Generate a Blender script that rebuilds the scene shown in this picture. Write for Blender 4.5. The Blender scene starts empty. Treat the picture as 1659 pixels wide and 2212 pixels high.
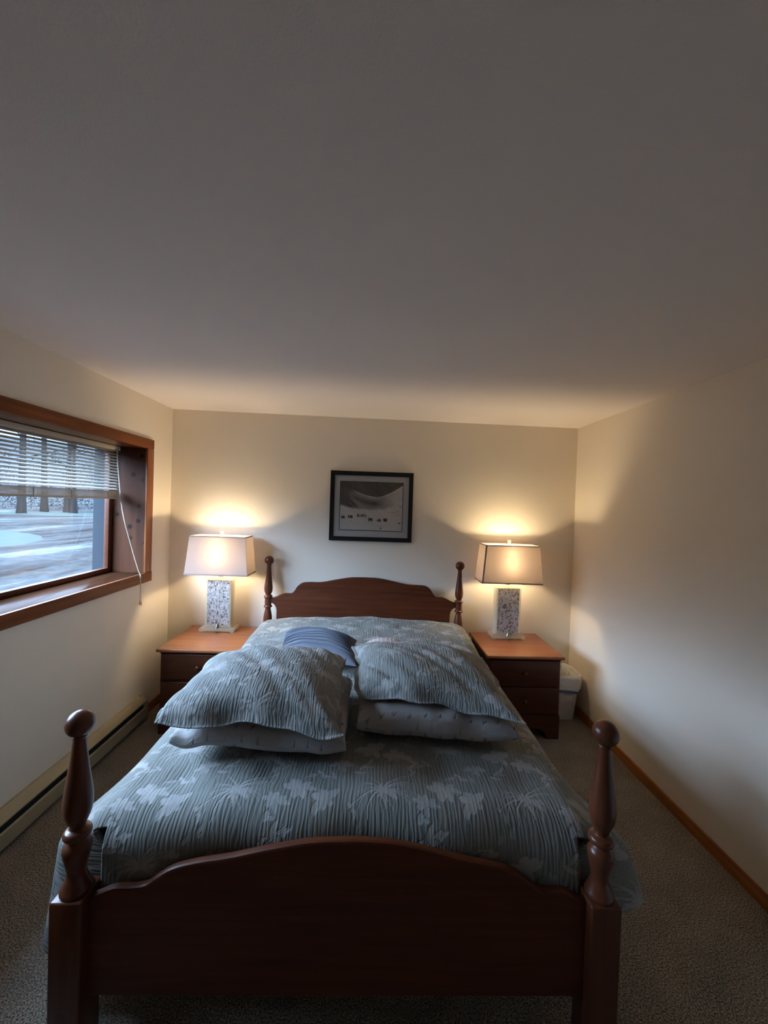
import bpy, bmesh, math, random
import numpy as np
from mathutils import Vector, Matrix, noise as mnoise

random.seed(7)
rng = np.random.RandomState(11)
scene = bpy.context.scene
col = scene.collection

# ------------------------------------------------------------------ camera
CAM_H = 1.691
YAW, PITCH, ROLL, FPX = 0.0250, -0.0155, 0.0335, 850.0
cy_, sy_ = math.cos(YAW), math.sin(YAW)
cp_, sp_ = math.cos(PITCH), math.sin(PITCH)
Fw = Vector((sy_ * cp_, cy_ * cp_, sp_))
Rt = Vector((cy_, -sy_, 0))
Up = Rt.cross(Fw)
cr_, sr_ = math.cos(ROLL), math.sin(ROLL)
Rt2 = cr_ * Rt + sr_ * Up
Up2 = -sr_ * Rt + cr_ * Up
cam = bpy.data.objects.new('camera', bpy.data.cameras.new('camera'))
col.objects.link(cam)
cam.data.sensor_fit = 'HORIZONTAL'
cam.data.sensor_width = 36.0
cam.data.lens = 36.0 * FPX / 1659.0
cam.data.clip_start = 0.02
cam.matrix_world = Matrix(((Rt2.x, Up2.x, -Fw.x, 0), (Rt2.y, Up2.y, -Fw.y, 0),
                           (Rt2.z, Up2.z, -Fw.z, CAM_H), (0, 0, 0, 1)))
scene.camera = cam

# ------------------------------------------------------------------ look, sky
vs = scene.view_settings
scene.display_settings.display_device = 'sRGB'
vs.view_transform = 'Standard'
vs.look = 'None'
vs.gamma = 1.0
vs.use_curve_mapping = False
vs.exposure = 1.15
scene.cycles.use_denoising = True
scene.cycles.max_bounces = 14
scene.cycles.diffuse_bounces = 8
scene.cycles.transparent_max_bounces = 24
scene.cycles.caustics_reflective = False
scene.cycles.caustics_refractive = False
scene.cycles.sample_clamp_indirect = 4.0

BULB = 215.0          # bulb emission strength
BULB_COL = (1.0, 0.76, 0.45)
SKY = 25.0            # overcast sky overhead
SKY_LOW = 0.40        # haze at the horizon

world = bpy.data.worlds.new('dusk_sky')
scene.world = world
world.use_nodes = True
wn, wl = world.node_tree.nodes, world.node_tree.links
wn.clear()
wo = wn.new('ShaderNodeOutputWorld')
wb = wn.new('ShaderNodeBackground')
wt = wn.new('ShaderNodeTexCoord')
wsep = wn.new('ShaderNodeSeparateXYZ')
wr = wn.new('ShaderNodeMapRange')
wr.inputs['From Min'].default_value = 0.10
wr.inputs['From Max'].default_value = 0.34
wr.inputs['To Min'].default_value = SKY_LOW
wr.inputs['To Max'].default_value = SKY
wb.inputs['Color'].default_value = (0.49, 0.70, 1.0, 1)
wl.new(wt.outputs['Generated'], wsep.inputs[0])
wl.new(wsep.outputs['Z'], wr.inputs['Value'])
wl.new(wr.outputs['Result'], wb.inputs['Strength'])
wl.new(wb.outputs[0], wo.inputs[0])

# a light portal in the window opening guides the sky light in
pl = bpy.data.lights.new('window_portal', 'AREA')
pl.shape = 'RECTANGLE'
pl.size, pl.size_y = 2.0, 0.98
pl.cycles.is_portal = True
po = bpy.data.objects.new('window_portal', pl)
po.location = (-2.03, 2.04, 1.59)
po.rotation_euler = (0, math.radians(-90), math.radians(0))
po.rotation_euler = Matrix(((0, 0, -1), (1, 0, 0), (0, -1, 0))).to_euler()
col.objects.link(po)

# ------------------------------------------------------------------ helpers
def tag(o, label=None, cat=None, group=None, kind=None):
    if label: o['label'] = label
    if cat: o['category'] = cat
    if group: o['group'] = group
    if kind: o['kind'] = kind
    return o

def empty(name, loc, label, cat, group=None):
    o = bpy.data.objects.new(name, None)
    o.empty_display_size = 0.1
    o.location = loc
    col.objects.link(o)
    return tag(o, label, cat, group)

def obj(name, bm, mat, parent=None, smooth=None, loc=(0, 0, 0)):
    """link a bmesh (world coordinates when parented) as one mesh object"""
    me = bpy.data.meshes.new(name)
    bmesh.ops.recalc_face_normals(bm, faces=bm.faces)
    bm.to_mesh(me); bm.free()
    return link_mesh(name, me, mat, parent, smooth)

def link_mesh(name, me, mat, parent=None, smooth=None):
    o = bpy.data.objects.new(name, me)
    col.objects.link(o)
    me.materials.append(mat)
    if smooth is not None:
        me.polygons.foreach_set('use_smooth', [True] * len(me.polygons))
        if smooth < 180:
            me.set_sharp_from_angle(angle=math.radians(smooth))
    if parent is not None:
        o.parent = parent
        # geometry is written in world coordinates
        off = Vector((0, 0, 0)); q = parent
        while q is not None:
            off += q.location; q = q.parent
        o.location = -off
    return o

def box(bm, x0, x1, y0, y1, z0, z1, bev=0.0, seg=2):
    r = bmesh.ops.create_cube(bm, size=1.0)
    vv = r['verts']
    for v in vv:
        v.co = Vector((x0 + (v.co.x + .5) * (x1 - x0), y0 + (v.co.y + .5) * (y1 - y0), z0 + (v.co.z + .5) * (z1 - z0)))
    if bev > 0:
        es = list({e for v in vv for e in v.link_edges})
        bmesh.ops.bevel(bm, geom=es, offset=bev, segments=seg, profile=0.5, affect='EDGES')

def newbox(*a, **k):
    bm = bmesh.new(); box(bm, *a, **k); return bm

def lathe(bm, prof, cx, cy, n=40):
    rings = []
    for r, z in prof:
        if r < 1e-5:
            rings.append([bm.verts.new((cx, cy, z))])
        else:
            rings.append([bm.verts.new((cx + r * math.cos(2 * math.pi * i / n), cy + r * math.sin(2 * math.pi * i / n), z)) for i in range(n)])
    for a, b in zip(rings[:-1], rings[1:]):
        for i in range(n):
            j = (i + 1) % n
            if len(a) == 1 and len(b) == 1: continue
            if len(a) == 1: bm.faces.new((a[0], b[i], b[j]))
            elif len(b) == 1: bm.faces.new((a[i], a[j], b[0]))
            else: bm.faces.new((a[i], a[j], b[j], b[i]))

def smooth_prof(pts, sub=5):
    """Catmull-Rom through (r, z) points"""
    out = []
    P = [pts[0]] + list(pts) + [pts[-1]]
    for i in range(1, len(P) - 2):
        for k in range(sub):
            t = k / sub
            q = []
            for c in (0, 1):
                a, b, d, e = P[i - 1][c], P[i][c], P[i + 1][c], P[i + 2][c]
                q.append(.5 * (2 * b + (d - a) * t + (2 * a - 5 * b + 4 * d - e) * t * t + (3 * b - a - 3 * d + e) * t ** 3))
            out.append((max(q[0], 0.0), q[1]))
    out.append(pts[-1])
    return out

def tube(bm, pts, r, n=8, r1=None):
    pts = [Vector(p) for p in pts]
    rings = []
    for i, p in enumerate(pts):
        d = (pts[min(i + 1, len(pts) - 1)] - pts[max(i - 1, 0)]).normalized()
        a = d.orthogonal().normalized() if i == 0 else (pa - d * pa.dot(d)).normalized()
        pa = a; b = d.cross(a)
        rr = r if r1 is None else r + (r1 - r) * i / (len(pts) - 1)
        rings.append([bm.verts.new(p + rr * (math.cos(2 * math.pi * k / n) * a + math.sin(2 * math.pi * k / n) * b)) for k in range(n)])
    for a, b in zip(rings[:-1], rings[1:]):
        for k in range(n):
            bm.faces.new((a[k], a[(k + 1) % n], b[(k + 1) % n], b[k]))
    bm.faces.new(rings[0][::-1]); bm.faces.new(rings[-1])

def prism_xz(bm, outline, y0, y1, bev=0.0):
    """outline in x,z extruded along y"""
    vs0 = [bm.verts.new((x, y0, z)) for x, z in outline]
    f = bm.faces.new(vs0)
    r = bmesh.ops.extrude_face_region(bm, geom=[f])
    ev = [e for e in r['geom'] if isinstance(e, bmesh.types.BMVert)]
    for v in ev: v.co.y = y1
    if bev > 0:
        es = [e for e in bm.edges if abs(e.verts[0].co.y - e.verts[1].co.y) < 1e-6]
        bmesh.ops.bevel(bm, geom=es, offset=bev, segments=3, profile=0.5, affect='EDGES')

def copy_tree(o, parent=None):
    c = o.copy(); col.objects.link(c)
    if parent is not None: c.parent = parent
    for ch in list(o.children): copy_tree(ch, c)
    return c

# ------------------------------------------------------------------ materials
def mat(name):
    m = bpy.data.materials.new(name); m.use_nodes = True
    nt = m.node_tree
    return m, nt, nt.nodes, nt.links, nt.nodes['Principled BSDF']

def ramp(n, stops):
    r = n.new('ShaderNodeValToRGB')
    el = r.color_ramp.elements
    while len(el) < len(stops): el.new(0.5)
    for e, (p, c) in zip(el, stops):
        e.position = p; e.color = (*c, 1)
    return r

def texco(n, l, kind='Object', scale=(1, 1, 1)):
    t = n.new('ShaderNodeTexCoord'); mp = n.new('ShaderNodeMapping')
    mp.inputs['Scale'].default_value = scale
    l.new(t.outputs[kind], mp.inputs['Vector'])
    return mp

def plain(name, c, rough=0.5, metal=0.0, spec=0.5):
    m, nt, n, l, b = mat(name)
    b.inputs['Base Color'].default_value = (*c, 1)
    b.inputs['Roughness'].default_value = rough
    b.inputs['Metallic'].default_value = metal
    b.inputs['Specular IOR Level'].default_value = spec
    return m

def paint(name, c, bump=0.15, scale=260, rough=0.85, spec=0.2):
    m, nt, n, l, b = mat(name)
    mp = texco(n, l)
    nz = n.new('ShaderNodeTexNoise'); nz.inputs['Scale'].default_value = scale; nz.inputs['Detail'].default_value = 3
    l.new(mp.outputs[0], nz.inputs['Vector'])
    n2 = n.new('ShaderNodeTexNoise'); n2.inputs['Scale'].default_value = 1.7
    l.new(mp.outputs[0], n2.inputs['Vector'])
    r = ramp(n, [(0.3, tuple(x * 0.97 for x in c)), (0.7, c)])
    l.new(n2.outputs['Fac'], r.inputs[0]); l.new(r.outputs[0], b.inputs['Base Color'])
    bp = n.new('ShaderNodeBump'); bp.inputs['Strength'].default_value = bump; bp.inputs['Distance'].default_value = 0.002
    l.new(nz.outputs['Fac'], bp.inputs['Height']); l.new(bp.outputs[0], b.inputs['Normal'])
    b.inputs['Roughness'].default_value = rough
    b.inputs['Specular IOR Level'].default_value = spec
    return m

def wood(name, dark, light, axis='x', rough=0.38, coat=0.0, knots=0.0, spec=0.3):
    m, nt, n, l, b = mat(name)
    sc = {'x': (1.2, 16, 16), 'y': (16, 1.2, 16), 'z': (16, 16, 1.2)}[axis]
    mp = texco(n, l, scale=sc)
    nz = n.new('ShaderNodeTexNoise'); nz.inputs['Scale'].default_value = 2.2; nz.inputs['Detail'].default_value = 6
    nz.inputs['Distortion'].default_value = 0.6
    l.new(mp.outputs[0], nz.inputs['Vector'])
    r = ramp(n, [(0.28, dark), (0.55, tuple((a + c) / 2 for a, c in zip(dark, light))), (0.75, light)])
    l.new(nz.outputs['Fac'], r.inputs[0])
    out = r.outputs[0]
    if knots > 0:
        m2 = texco(n, l, scale=(5, 5, 5))
        vz = n.new('ShaderNodeTexVoronoi'); vz.inputs['Scale'].default_value = 2.0
        l.new(m2.outputs[0], vz.inputs['Vector'])
        kr = ramp(n, [(0.10, (1, 1, 1)), (0.24, (0, 0, 0))])
        l.new(vz.outputs['Distance'], kr.inputs[0])
        mx = n.new('ShaderNodeMix'); mx.data_type = 'RGBA'
        l.new(kr.outputs[0], mx.inputs['Factor'])
        l.new(out, mx.inputs[6]); mx.inputs[7].default_value = (dark[0] * .15, dark[1] * .12, dark[2] * .12, 1)
        out = mx.outputs[2]
    l.new(out, b.inputs['Base Color'])
    b.inputs['Roughness'].default_value = rough
    b.inputs['Specular IOR Level'].default_value = spec
    b.inputs['Coat Weight'].default_value = coat
    b.inputs['Coat Roughness'].default_value = 0.15
    fine = n.new('ShaderNodeTexNoise'); fine.inputs['Scale'].default_value = 14
    l.new(mp.outputs[0], fine.inputs['Vector'])
    bp = n.new('ShaderNodeBump'); bp.inputs['Strength'].default_value = 0.06; bp.inputs['Distance'].default_value = 0.002
    l.new(fine.outputs['Fac'], bp.inputs['Height']); l.new(bp.outputs[0], b.inputs['Normal'])
    return m

M = {}
M['wall'] = paint('cream_wall_paint', (0.86, 0.785, 0.67))
M['ceiling'] = paint('ceiling_paint', (0.92, 0.865, 0.84), bump=0.35, scale=190)
M['bedwood'] = wood('bed_cherry_wood', (0.070, 0.0165, 0.0055), (0.125, 0.033, 0.0110), 'x', 0.45, 0.0, spec=0.22)
M['postwood'] = wood('post_cherry_wood', (0.075, 0.020, 0.0085), (0.135, 0.040, 0.016), 'z', 0.32, 0.12)
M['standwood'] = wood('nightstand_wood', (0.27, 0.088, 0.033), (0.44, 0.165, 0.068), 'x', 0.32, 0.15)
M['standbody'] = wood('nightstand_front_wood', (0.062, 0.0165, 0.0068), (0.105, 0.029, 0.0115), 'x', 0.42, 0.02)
M['casing'] = wood('window_casing_wood', (0.13, 0.039, 0.012), (0.24, 0.080, 0.027), 'y', 0.45, 0.0, spec=0.12)
M['casing_v'] = wood('window_casing_upright_wood', (0.18, 0.056, 0.019), (0.33, 0.115, 0.040), 'z', 0.38, 0.1)
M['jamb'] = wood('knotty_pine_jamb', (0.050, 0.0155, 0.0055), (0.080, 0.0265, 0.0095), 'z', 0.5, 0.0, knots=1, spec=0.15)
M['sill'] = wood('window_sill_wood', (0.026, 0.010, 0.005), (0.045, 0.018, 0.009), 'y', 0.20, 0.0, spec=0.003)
M['head'] = wood('window_head_wood', (0.10, 0.033, 0.014), (0.16, 0.058, 0.024), 'y', 0.25, 0.4)
M['basetrim'] = wood('baseboard_wood', (0.25, 0.085, 0.022), (0.43, 0.165, 0.048), 'y', 0.4)
M['sash'] = wood('window_sash_wood', (0.075, 0.024, 0.013), (0.12, 0.042, 0.021), 'y', 0.45)
M['heater'] = plain('heater_cream_enamel', (0.37, 0.305, 0.185), 0.45)
M['black'] = plain('dark_slot', (0.008, 0.008, 0.008), 0.8)
M['frame'] = plain('black_frame_lacquer', (0.006, 0.006, 0.007), 0.35)
M['blind'] = plain('ivory_blind_slats', (0.52, 0.49, 0.43), 0.5)
M['cord'] = plain('ivory_cord', (0.55, 0.50, 0.42), 0.7)
M['metal'] = plain('brushed_nickel', (0.35, 0.31, 0.26), 0.35, 1.0)
M['trimtape'] = plain('mauve_shade_trim', (0.28, 0.195, 0.18), 0.8)
M['canplastic'] = plain('white_bin_plastic', (0.72, 0.70, 0.66), 0.4)
M['ribbon'] = plain('blue_drawstring', (0.12, 0.18, 0.34), 0.6)
M['extjamb'] = plain('exterior_grey_trim', (0.030, 0.036, 0.042), 0.9, 0.0, 0.05)
M['knob'] = wood('drawer_knob_wood', (0.06, 0.017, 0.007), (0.10, 0.03, 0.012), 'x', 0.35, 0.1)

def carpet():
    m, nt, n, l, b = mat('speckled_carpet')
    mp = texco(n, l)
    n1 = n.new('ShaderNodeTexNoise'); n1.inputs['Scale'].default_value = 185; n1.inputs['Detail'].default_value = 4; n1.inputs['Roughness'].default_value = 0.7
    v1 = n.new('ShaderNodeTexVoronoi'); v1.inputs['Scale'].default_value = 230
    n3 = n.new('ShaderNodeTexNoise'); n3.inputs['Scale'].default_value = 5; n3.inputs['Detail'].default_value = 3
    for t in (n1, v1, n3): l.new(mp.outputs[0], t.inputs['Vector'])
    r = ramp(n, [(0.37, (0.065, 0.051, 0.039)), (0.48, (0.27, 0.226, 0.18)), (0.59, (0.56, 0.49, 0.405))])
    l.new(n1.outputs['Fac'], r.inputs[0])
    r3 = ramp(n, [(0.3, (0.8, 0.8, 0.8)), (0.7, (1.05, 1.03, 1.0))])
    l.new(n3.outputs['Fac'], r3.inputs[0])
    mx = n.new('ShaderNodeMix'); mx.data_type = 'RGBA'; mx.blend_type = 'MULTIPLY'; mx.inputs['Factor'].default_value = 1
    l.new(r.outputs[0], mx.inputs[6]); l.new(r3.outputs[0], mx.inputs[7])
    l.new(mx.outputs[2], b.inputs['Base Color'])
    b.inputs['Roughness'].default_value = 1.0
    b.inputs['Specular IOR Level'].default_value = 0.05
    add = n.new('ShaderNodeMath'); add.operation = 'SUBTRACT'
    l.new(n1.outputs['Fac'], add.inputs[0]); l.new(v1.outputs['Distance'], add.inputs[1])
    bp = n.new('ShaderNodeBump'); bp.inputs['Strength'].default_value = 0.9; bp.inputs['Distance'].default_value = 0.006
    l.new(add.outputs[0], bp.inputs['Height']); l.new(bp.outputs[0], b.inputs['Normal'])
    return m
M['carpet'] = carpet()

def fabric(name, base, motif, crinkle=1.0, sx=75.0, sv=7.0, rough=0.9, line=0.75, rib=0.0, wander=8.0):
    """woven cloth: motif from the 'motif' attribute, crinkled ribs running along the second UV axis"""
    m, nt, n, l, b = mat(name)
    uv = n.new('ShaderNodeUVMap')
    mp = n.new('ShaderNodeMapping'); mp.inputs['Scale'].default_value = (sx, sv, 1)
    l.new(uv.outputs[0], mp.inputs['Vector'])
    nz = n.new('ShaderNodeTexNoise'); nz.inputs['Scale'].default_value = 1.0; nz.inputs['Detail'].default_value = 2.0
    nz.inputs['Distortion'].default_value = 0.5
    l.new(mp.outputs[0], nz.inputs['Vector'])
    # regular crinkled ribs, wandering a little, mixed with the streaky noise
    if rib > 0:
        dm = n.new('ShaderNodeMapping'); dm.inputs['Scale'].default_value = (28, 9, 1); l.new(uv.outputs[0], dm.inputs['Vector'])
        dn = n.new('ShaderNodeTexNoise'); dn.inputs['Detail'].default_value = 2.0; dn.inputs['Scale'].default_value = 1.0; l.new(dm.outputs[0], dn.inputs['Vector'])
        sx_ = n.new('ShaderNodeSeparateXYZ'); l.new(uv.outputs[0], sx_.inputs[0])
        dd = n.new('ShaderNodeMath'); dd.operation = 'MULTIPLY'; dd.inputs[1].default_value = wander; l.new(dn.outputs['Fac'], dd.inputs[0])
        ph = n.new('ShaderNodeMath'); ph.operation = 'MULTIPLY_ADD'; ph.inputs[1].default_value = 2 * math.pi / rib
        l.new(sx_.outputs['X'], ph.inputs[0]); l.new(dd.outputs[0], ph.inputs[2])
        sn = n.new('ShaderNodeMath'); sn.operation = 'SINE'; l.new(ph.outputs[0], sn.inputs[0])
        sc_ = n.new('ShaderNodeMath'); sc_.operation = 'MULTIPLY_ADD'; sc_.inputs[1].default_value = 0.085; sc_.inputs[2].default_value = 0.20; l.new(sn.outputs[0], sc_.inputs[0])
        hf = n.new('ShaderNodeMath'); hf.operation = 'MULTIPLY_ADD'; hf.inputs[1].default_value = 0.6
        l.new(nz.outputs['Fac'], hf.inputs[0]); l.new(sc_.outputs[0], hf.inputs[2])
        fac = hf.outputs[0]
    else:
        fac = nz.outputs['Fac']
    at = n.new('ShaderNodeAttribute'); at.attribute_name = 'motif'
    mx = n.new('ShaderNodeMix'); mx.data_type = 'RGBA'
    mx.inputs[6].default_value = (*base, 1); mx.inputs[7].default_value = (*motif, 1)
    l.new(at.outputs['Fac'], mx.inputs['Factor'])
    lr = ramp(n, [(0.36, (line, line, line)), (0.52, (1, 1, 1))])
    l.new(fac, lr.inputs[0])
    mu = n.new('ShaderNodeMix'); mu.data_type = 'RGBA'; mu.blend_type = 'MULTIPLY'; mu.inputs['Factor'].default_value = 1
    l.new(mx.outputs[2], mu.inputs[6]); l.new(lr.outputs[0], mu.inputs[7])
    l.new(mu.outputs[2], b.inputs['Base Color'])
    b.inputs['Roughness'].default_value = rough
    b.inputs['Specular IOR Level'].default_value = 0.1
    b.inputs['Sheen Weight'].default_value = 0.1
    bp = n.new('ShaderNodeBump'); bp.inputs['Strength'].default_value = crinkle; bp.inputs['Distance'].default_value = 0.006
    # the ribs flatten out where the motif is woven over them
    fa = n.new('ShaderNodeMath'); fa.operation = 'MULTIPLY_ADD'; fa.inputs[1].default_value = -0.75; fa.inputs[2].default_value = 1.0
    l.new(at.outputs['Fac'], fa.inputs[0])
    hm = n.new('ShaderNodeMath'); hm.operation = 'MULTIPLY'
    l.new(fac, hm.inputs[0]); l.new(fa.outputs[0], hm.inputs[1])
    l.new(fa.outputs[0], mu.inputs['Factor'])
    l.new(hm.outputs[0], bp.inputs['Height'])
    l.new(bp.outputs[0], b.inputs['Normal'])
    return m
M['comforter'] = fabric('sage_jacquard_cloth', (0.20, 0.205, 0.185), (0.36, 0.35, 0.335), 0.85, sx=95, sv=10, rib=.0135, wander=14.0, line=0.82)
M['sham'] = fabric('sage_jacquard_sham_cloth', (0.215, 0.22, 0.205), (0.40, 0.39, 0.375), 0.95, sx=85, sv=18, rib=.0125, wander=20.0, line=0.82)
M['pillowcase'] = fabric('white_sprigged_cotton', (0.36, 0.34, 0.33), (0.07, 0.065, 0.075), 0.8, sx=16, sv=22, line=0.93)
M['bluecloth'] = fabric('pleated_blue_cloth', (0.155, 0.170, 0.210), (0.155, 0.170, 0.210), 0.25, sx=160, sv=160, line=0.9)
M['pinkcloth'] = fabric('pink_striped_cloth', (0.46, 0.43, 0.40), (0.45, 0.29, 0.27), 0.3, sx=60, sv=60, line=0.95)
M['ticking'] = plain('mattress_ticking', (0.5, 0.48, 0.44), 0.9)

def shade_mat():
    m, nt, n, l, b = mat('linen_lamp_shade')
    out = [x for x in n if x.type == 'OUTPUT_MATERIAL'][0]
    n.remove(b)
    d = n.new('ShaderNodeBsdfDiffuse'); d.inputs['Color'].default_value = (0.60, 0.53, 0.51, 1)
    t = n.new('ShaderNodeBsdfTranslucent'); t.inputs['Color'].default_value = (0.78, 0.61, 0.50, 1)
    mp = texco(n, l, scale=(1, 1, 1))
    nz = n.new('ShaderNodeTexNoise'); nz.inputs['Scale'].default_value = 420
    l.new(mp.outputs[0], nz.inputs['Vector'])
    bp = n.new('ShaderNodeBump'); bp.inputs['Strength'].default_value = 0.2; bp.inputs['Distance'].default_value = 0.001
    l.new(nz.outputs['Fac'], bp.inputs['Height']); l.new(bp.outputs[0], d.inputs['Normal'])
    # white styrene lining on the inside, linen on the outside
    gm = n.new('ShaderNodeNewGeometry')
    lc = n.new('ShaderNodeMix'); lc.data_type = 'RGBA'
    lc.inputs[6].default_value = (0.36, 0.285, 0.255, 1); lc.inputs[7].default_value = (0.93, 0.92, 0.90, 1)
    l.new(gm.outputs['Backfacing'], lc.inputs['Factor']); l.new(lc.outputs[2], d.inputs['Color'])
    mx = n.new('ShaderNodeMixShader'); mx.inputs[0].default_value = SHADE_T
    l.new(d.outputs[0], mx.inputs[1]); l.new(t.outputs[0], mx.inputs[2]); l.new(mx.outputs[0], out.inputs[0])
    return m
SHADE_T = 0.080
M['shade'] = shade_mat()

def clear_mat(name, tint, gloss=0.08, body=0.0, bodycol=(0.8, 0.75, 0.6)):
    """thin clear sheet: see-through plus a Fresnel reflection"""
    m, nt, n, l, b = mat(name)
    out = [x for x in n if x.type == 'OUTPUT_MATERIAL'][0]
    n.remove(b)
    tr = n.new('ShaderNodeBsdfTransparent'); tr.inputs['Color'].default_value = (*tint, 1)
    gl = n.new('ShaderNodeBsdfGlossy'); gl.inputs['Roughness'].default_value = 0.03
    lw = n.new('ShaderNodeLayerWeight'); lw.inputs['Blend'].default_value = 0.5
    pw_ = n.new('ShaderNodeMath'); pw_.operation = 'POWER'; pw_.inputs[1].default_value = 5.0
    fr = n.new('ShaderNodeMath'); fr.operation = 'MULTIPLY_ADD'; fr.inputs[1].default_value = 0.9; fr.inputs[2].default_value = 0.04
    l.new(lw.outputs['Facing'], pw_.inputs[0]); l.new(pw_.outputs[0], fr.inputs[0])
    mx = n.new('ShaderNodeMixShader')
    l.new(fr.outputs[0], mx.inputs[0]); l.new(tr.outputs[0], mx.inputs[1]); l.new(gl.outputs[0], mx.inputs[2])
    last = mx
    if body > 0:
        df = n.new('ShaderNodeBsdfTranslucent'); df.inputs['Color'].default_value = (*bodycol, 1)
        d2 = n.new('ShaderNodeBsdfDiffuse'); d2.inputs['Color'].default_value = (*bodycol, 1)
        ad = n.new('ShaderNodeMixShader'); ad.inputs[0].default_value = 0.5
        l.new(df.outputs[0], ad.inputs[1]); l.new(d2.outputs[0], ad.inputs[2])
        m2 = n.new('ShaderNodeMixShader'); m2.inputs[0].default_value = body
        l.new(mx.outputs[0], m2.inputs[1]); l.new(ad.outputs[0], m2.inputs[2]); last = m2
    l.new(last.outputs[0], out.inputs[0])
    return m
M['glass'] = clear_mat('window_glass', (0.97, 0.985, 1.0))
M['acrylic'] = clear_mat('clear_acrylic', (0.98, 0.97, 0.93), body=0.42, bodycol=(0.95, 0.88, 0.70))

def bulb_mat():
    m, nt, n, l, b = mat('lit_bulb')
    b.inputs['Base Color'].default_value = (1, 1, 1, 1)
    b.inputs['Emission Color'].default_value = (*BULB_COL, 1)
    # an LED bulb throws more light along its axis than sideways
    tc = n.new('ShaderNodeTexCoord'); sp = n.new('ShaderNodeSeparateXYZ')
    l.new(tc.outputs['Normal'], sp.inputs[0])
    sq = n.new('ShaderNodeMath'); sq.operation = 'POWER'; sq.inputs[1].default_value = 2.0
    ab = n.new('ShaderNodeMath'); ab.operation = 'ABSOLUTE'
    l.new(sp.outputs['Z'], ab.inputs[0]); l.new(ab.outputs[0], sq.inputs[0])
    ma = n.new('ShaderNodeMath'); ma.operation = 'MULTIPLY_ADD'; ma.inputs[1].default_value = 1.15 * BULB; ma.inputs[2].default_value = 0.22 * BULB
    l.new(sq.outputs[0], ma.inputs[0]); l.new(ma.outputs[0], b.inputs['Emission Strength'])
    return m
M['bulb'] = bulb_mat()

def mosaic():
    m, nt, n, l, b = mat('shell_mosaic')
    mp = texco(n, l, scale=(1, 1, 1))
    ck = n.new('ShaderNodeMapping'); ck.inputs['Scale'].default_value = (92, 92, 80)
    l.new(mp.outputs[0], ck.inputs['Vector'])
    fl = n.new('ShaderNodeVectorMath'); fl.operation = 'FLOOR'
    l.new(ck.outputs[0], fl.inputs[0])
    wnz = n.new('ShaderNodeTexWhiteNoise'); wnz.noise_dimensions = '3D'
    l.new(fl.outputs[0], wnz.inputs['Vector'])
    r = ramp(n, [(0.0, (0.15, 0.095, 0.07)), (0.10, (0.22, 0.16, 0.13)), (0.22, (0.38, 0.345, 0.33)), (0.7, (0.52, 0.49, 0.48)), (1.0, (0.64, 0.61, 0.59))])
    l.new(wnz.outputs['Value'], r.inputs[0])
    n2 = n.new('ShaderNodeTexNoise'); n2.inputs['Scale'].default_value = 120; n2.inputs['Detail'].default_value = 3
    l.new(mp.outputs[0], n2.inputs['Vector'])
    r2 = ramp(n, [(0.3, (0.6, 0.58, 0.56)), (0.65, (1.0, 1.0, 1.0))])
    l.new(n2.outputs['Fac'], r2.inputs[0])
    mx = n.new('ShaderNodeMix'); mx.data_type = 'RGBA'; mx.blend_type = 'MULTIPLY'; mx.inputs['Factor'].default_value = 1
    l.new(r.outputs[0], mx.inputs[6]); l.new(r2.outputs[0], mx.inputs[7])
    l.new(mx.outputs[2], b.inputs['Base Color'])
    b.inputs['Roughness'].default_value = 0.28
    bp = n.new('ShaderNodeBump'); bp.inputs['Strength'].default_value = 0.3; bp.inputs['Distance'].default_value = 0.002
    l.new(wnz.outputs['Value'], bp.inputs['Height']); l.new(bp.outputs[0], b.inputs['Normal'])
    return m
M['mosaic'] = mosaic()

def liner():
    m, nt, n, l, b = mat('white_bin_liner')
    b.inputs['Base Color'].default_value = (0.78, 0.76, 0.71, 1)
    b.inputs['Roughness'].default_value = 0.35
    b.inputs['Transmission Weight'].default_value = 0.0
    mp = texco(n, l)
    nz = n.new('ShaderNodeTexNoise'); nz.inputs['Scale'].default_value = 22; nz.inputs['Detail'].default_value = 3
    l.new(mp.outputs[0], nz.inputs['Vector'])
    bp = n.new('ShaderNodeBump'); bp.inputs['Strength'].default_value = 0.7; bp.inputs['Distance'].default_value = 0.012
    l.new(nz.outputs['Fac'], bp.inputs['Height']); l.new(bp.outputs[0], b.inputs['Normal'])
    return m
M['liner'] = liner()

def attr_mat(name, a, c0, c1, rough=0.6, coat=0.0):
    m, nt, n, l, b = mat(name)
    at = n.new('ShaderNodeAttribute'); at.attribute_name = a
    mx = n.new('ShaderNodeMix'); mx.data_type = 'RGBA'
    mx.inputs[6].default_value = (*c0, 1); mx.inputs[7].default_value = (*c1, 1)
    l.new(at.outputs['Fac'], mx.inputs['Factor']); l.new(mx.outputs[2], b.inputs['Base Color'])
    b.inputs['Roughness'].default_value = rough
    b.inputs['Coat Weight'].default_value = coat
    b.inputs['Coat Roughness'].default_value = 0.05
    return m
M['print'] = attr_mat('snow_scene_print', 'tone', (0.012, 0.010, 0.009), (0.50, 0.475, 0.45), 0.55, 0.25)
M['mat'] = plain('pale_grey_mat_board', (0.34, 0.345, 0.345), 0.9)

# ------------------------------------------------------------------ room shell
XL, XR, YB, YF, HC = -1.742, 1.759, 3.411, -2.8, 2.44
TW = 0.25
CT, CT2 = -0.0090, 0.0019            # the ceiling is not quite level
def zc(x, y): return HC + CT * x + CT2 * (y - YB)

def struct(name, bm, m, label, cat, parent=None, smooth=None):
    o = obj(name, bm, m, parent, smooth)
    if parent is None: tag(o, label, cat, kind='structure')
    return o

struct('floor', newbox(XL - TW, XR + .15, YF - .15, YB + .15, -0.12, 0.0), M['carpet'], 'speckled beige and brown carpet floor around the bed', 'floor')

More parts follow.
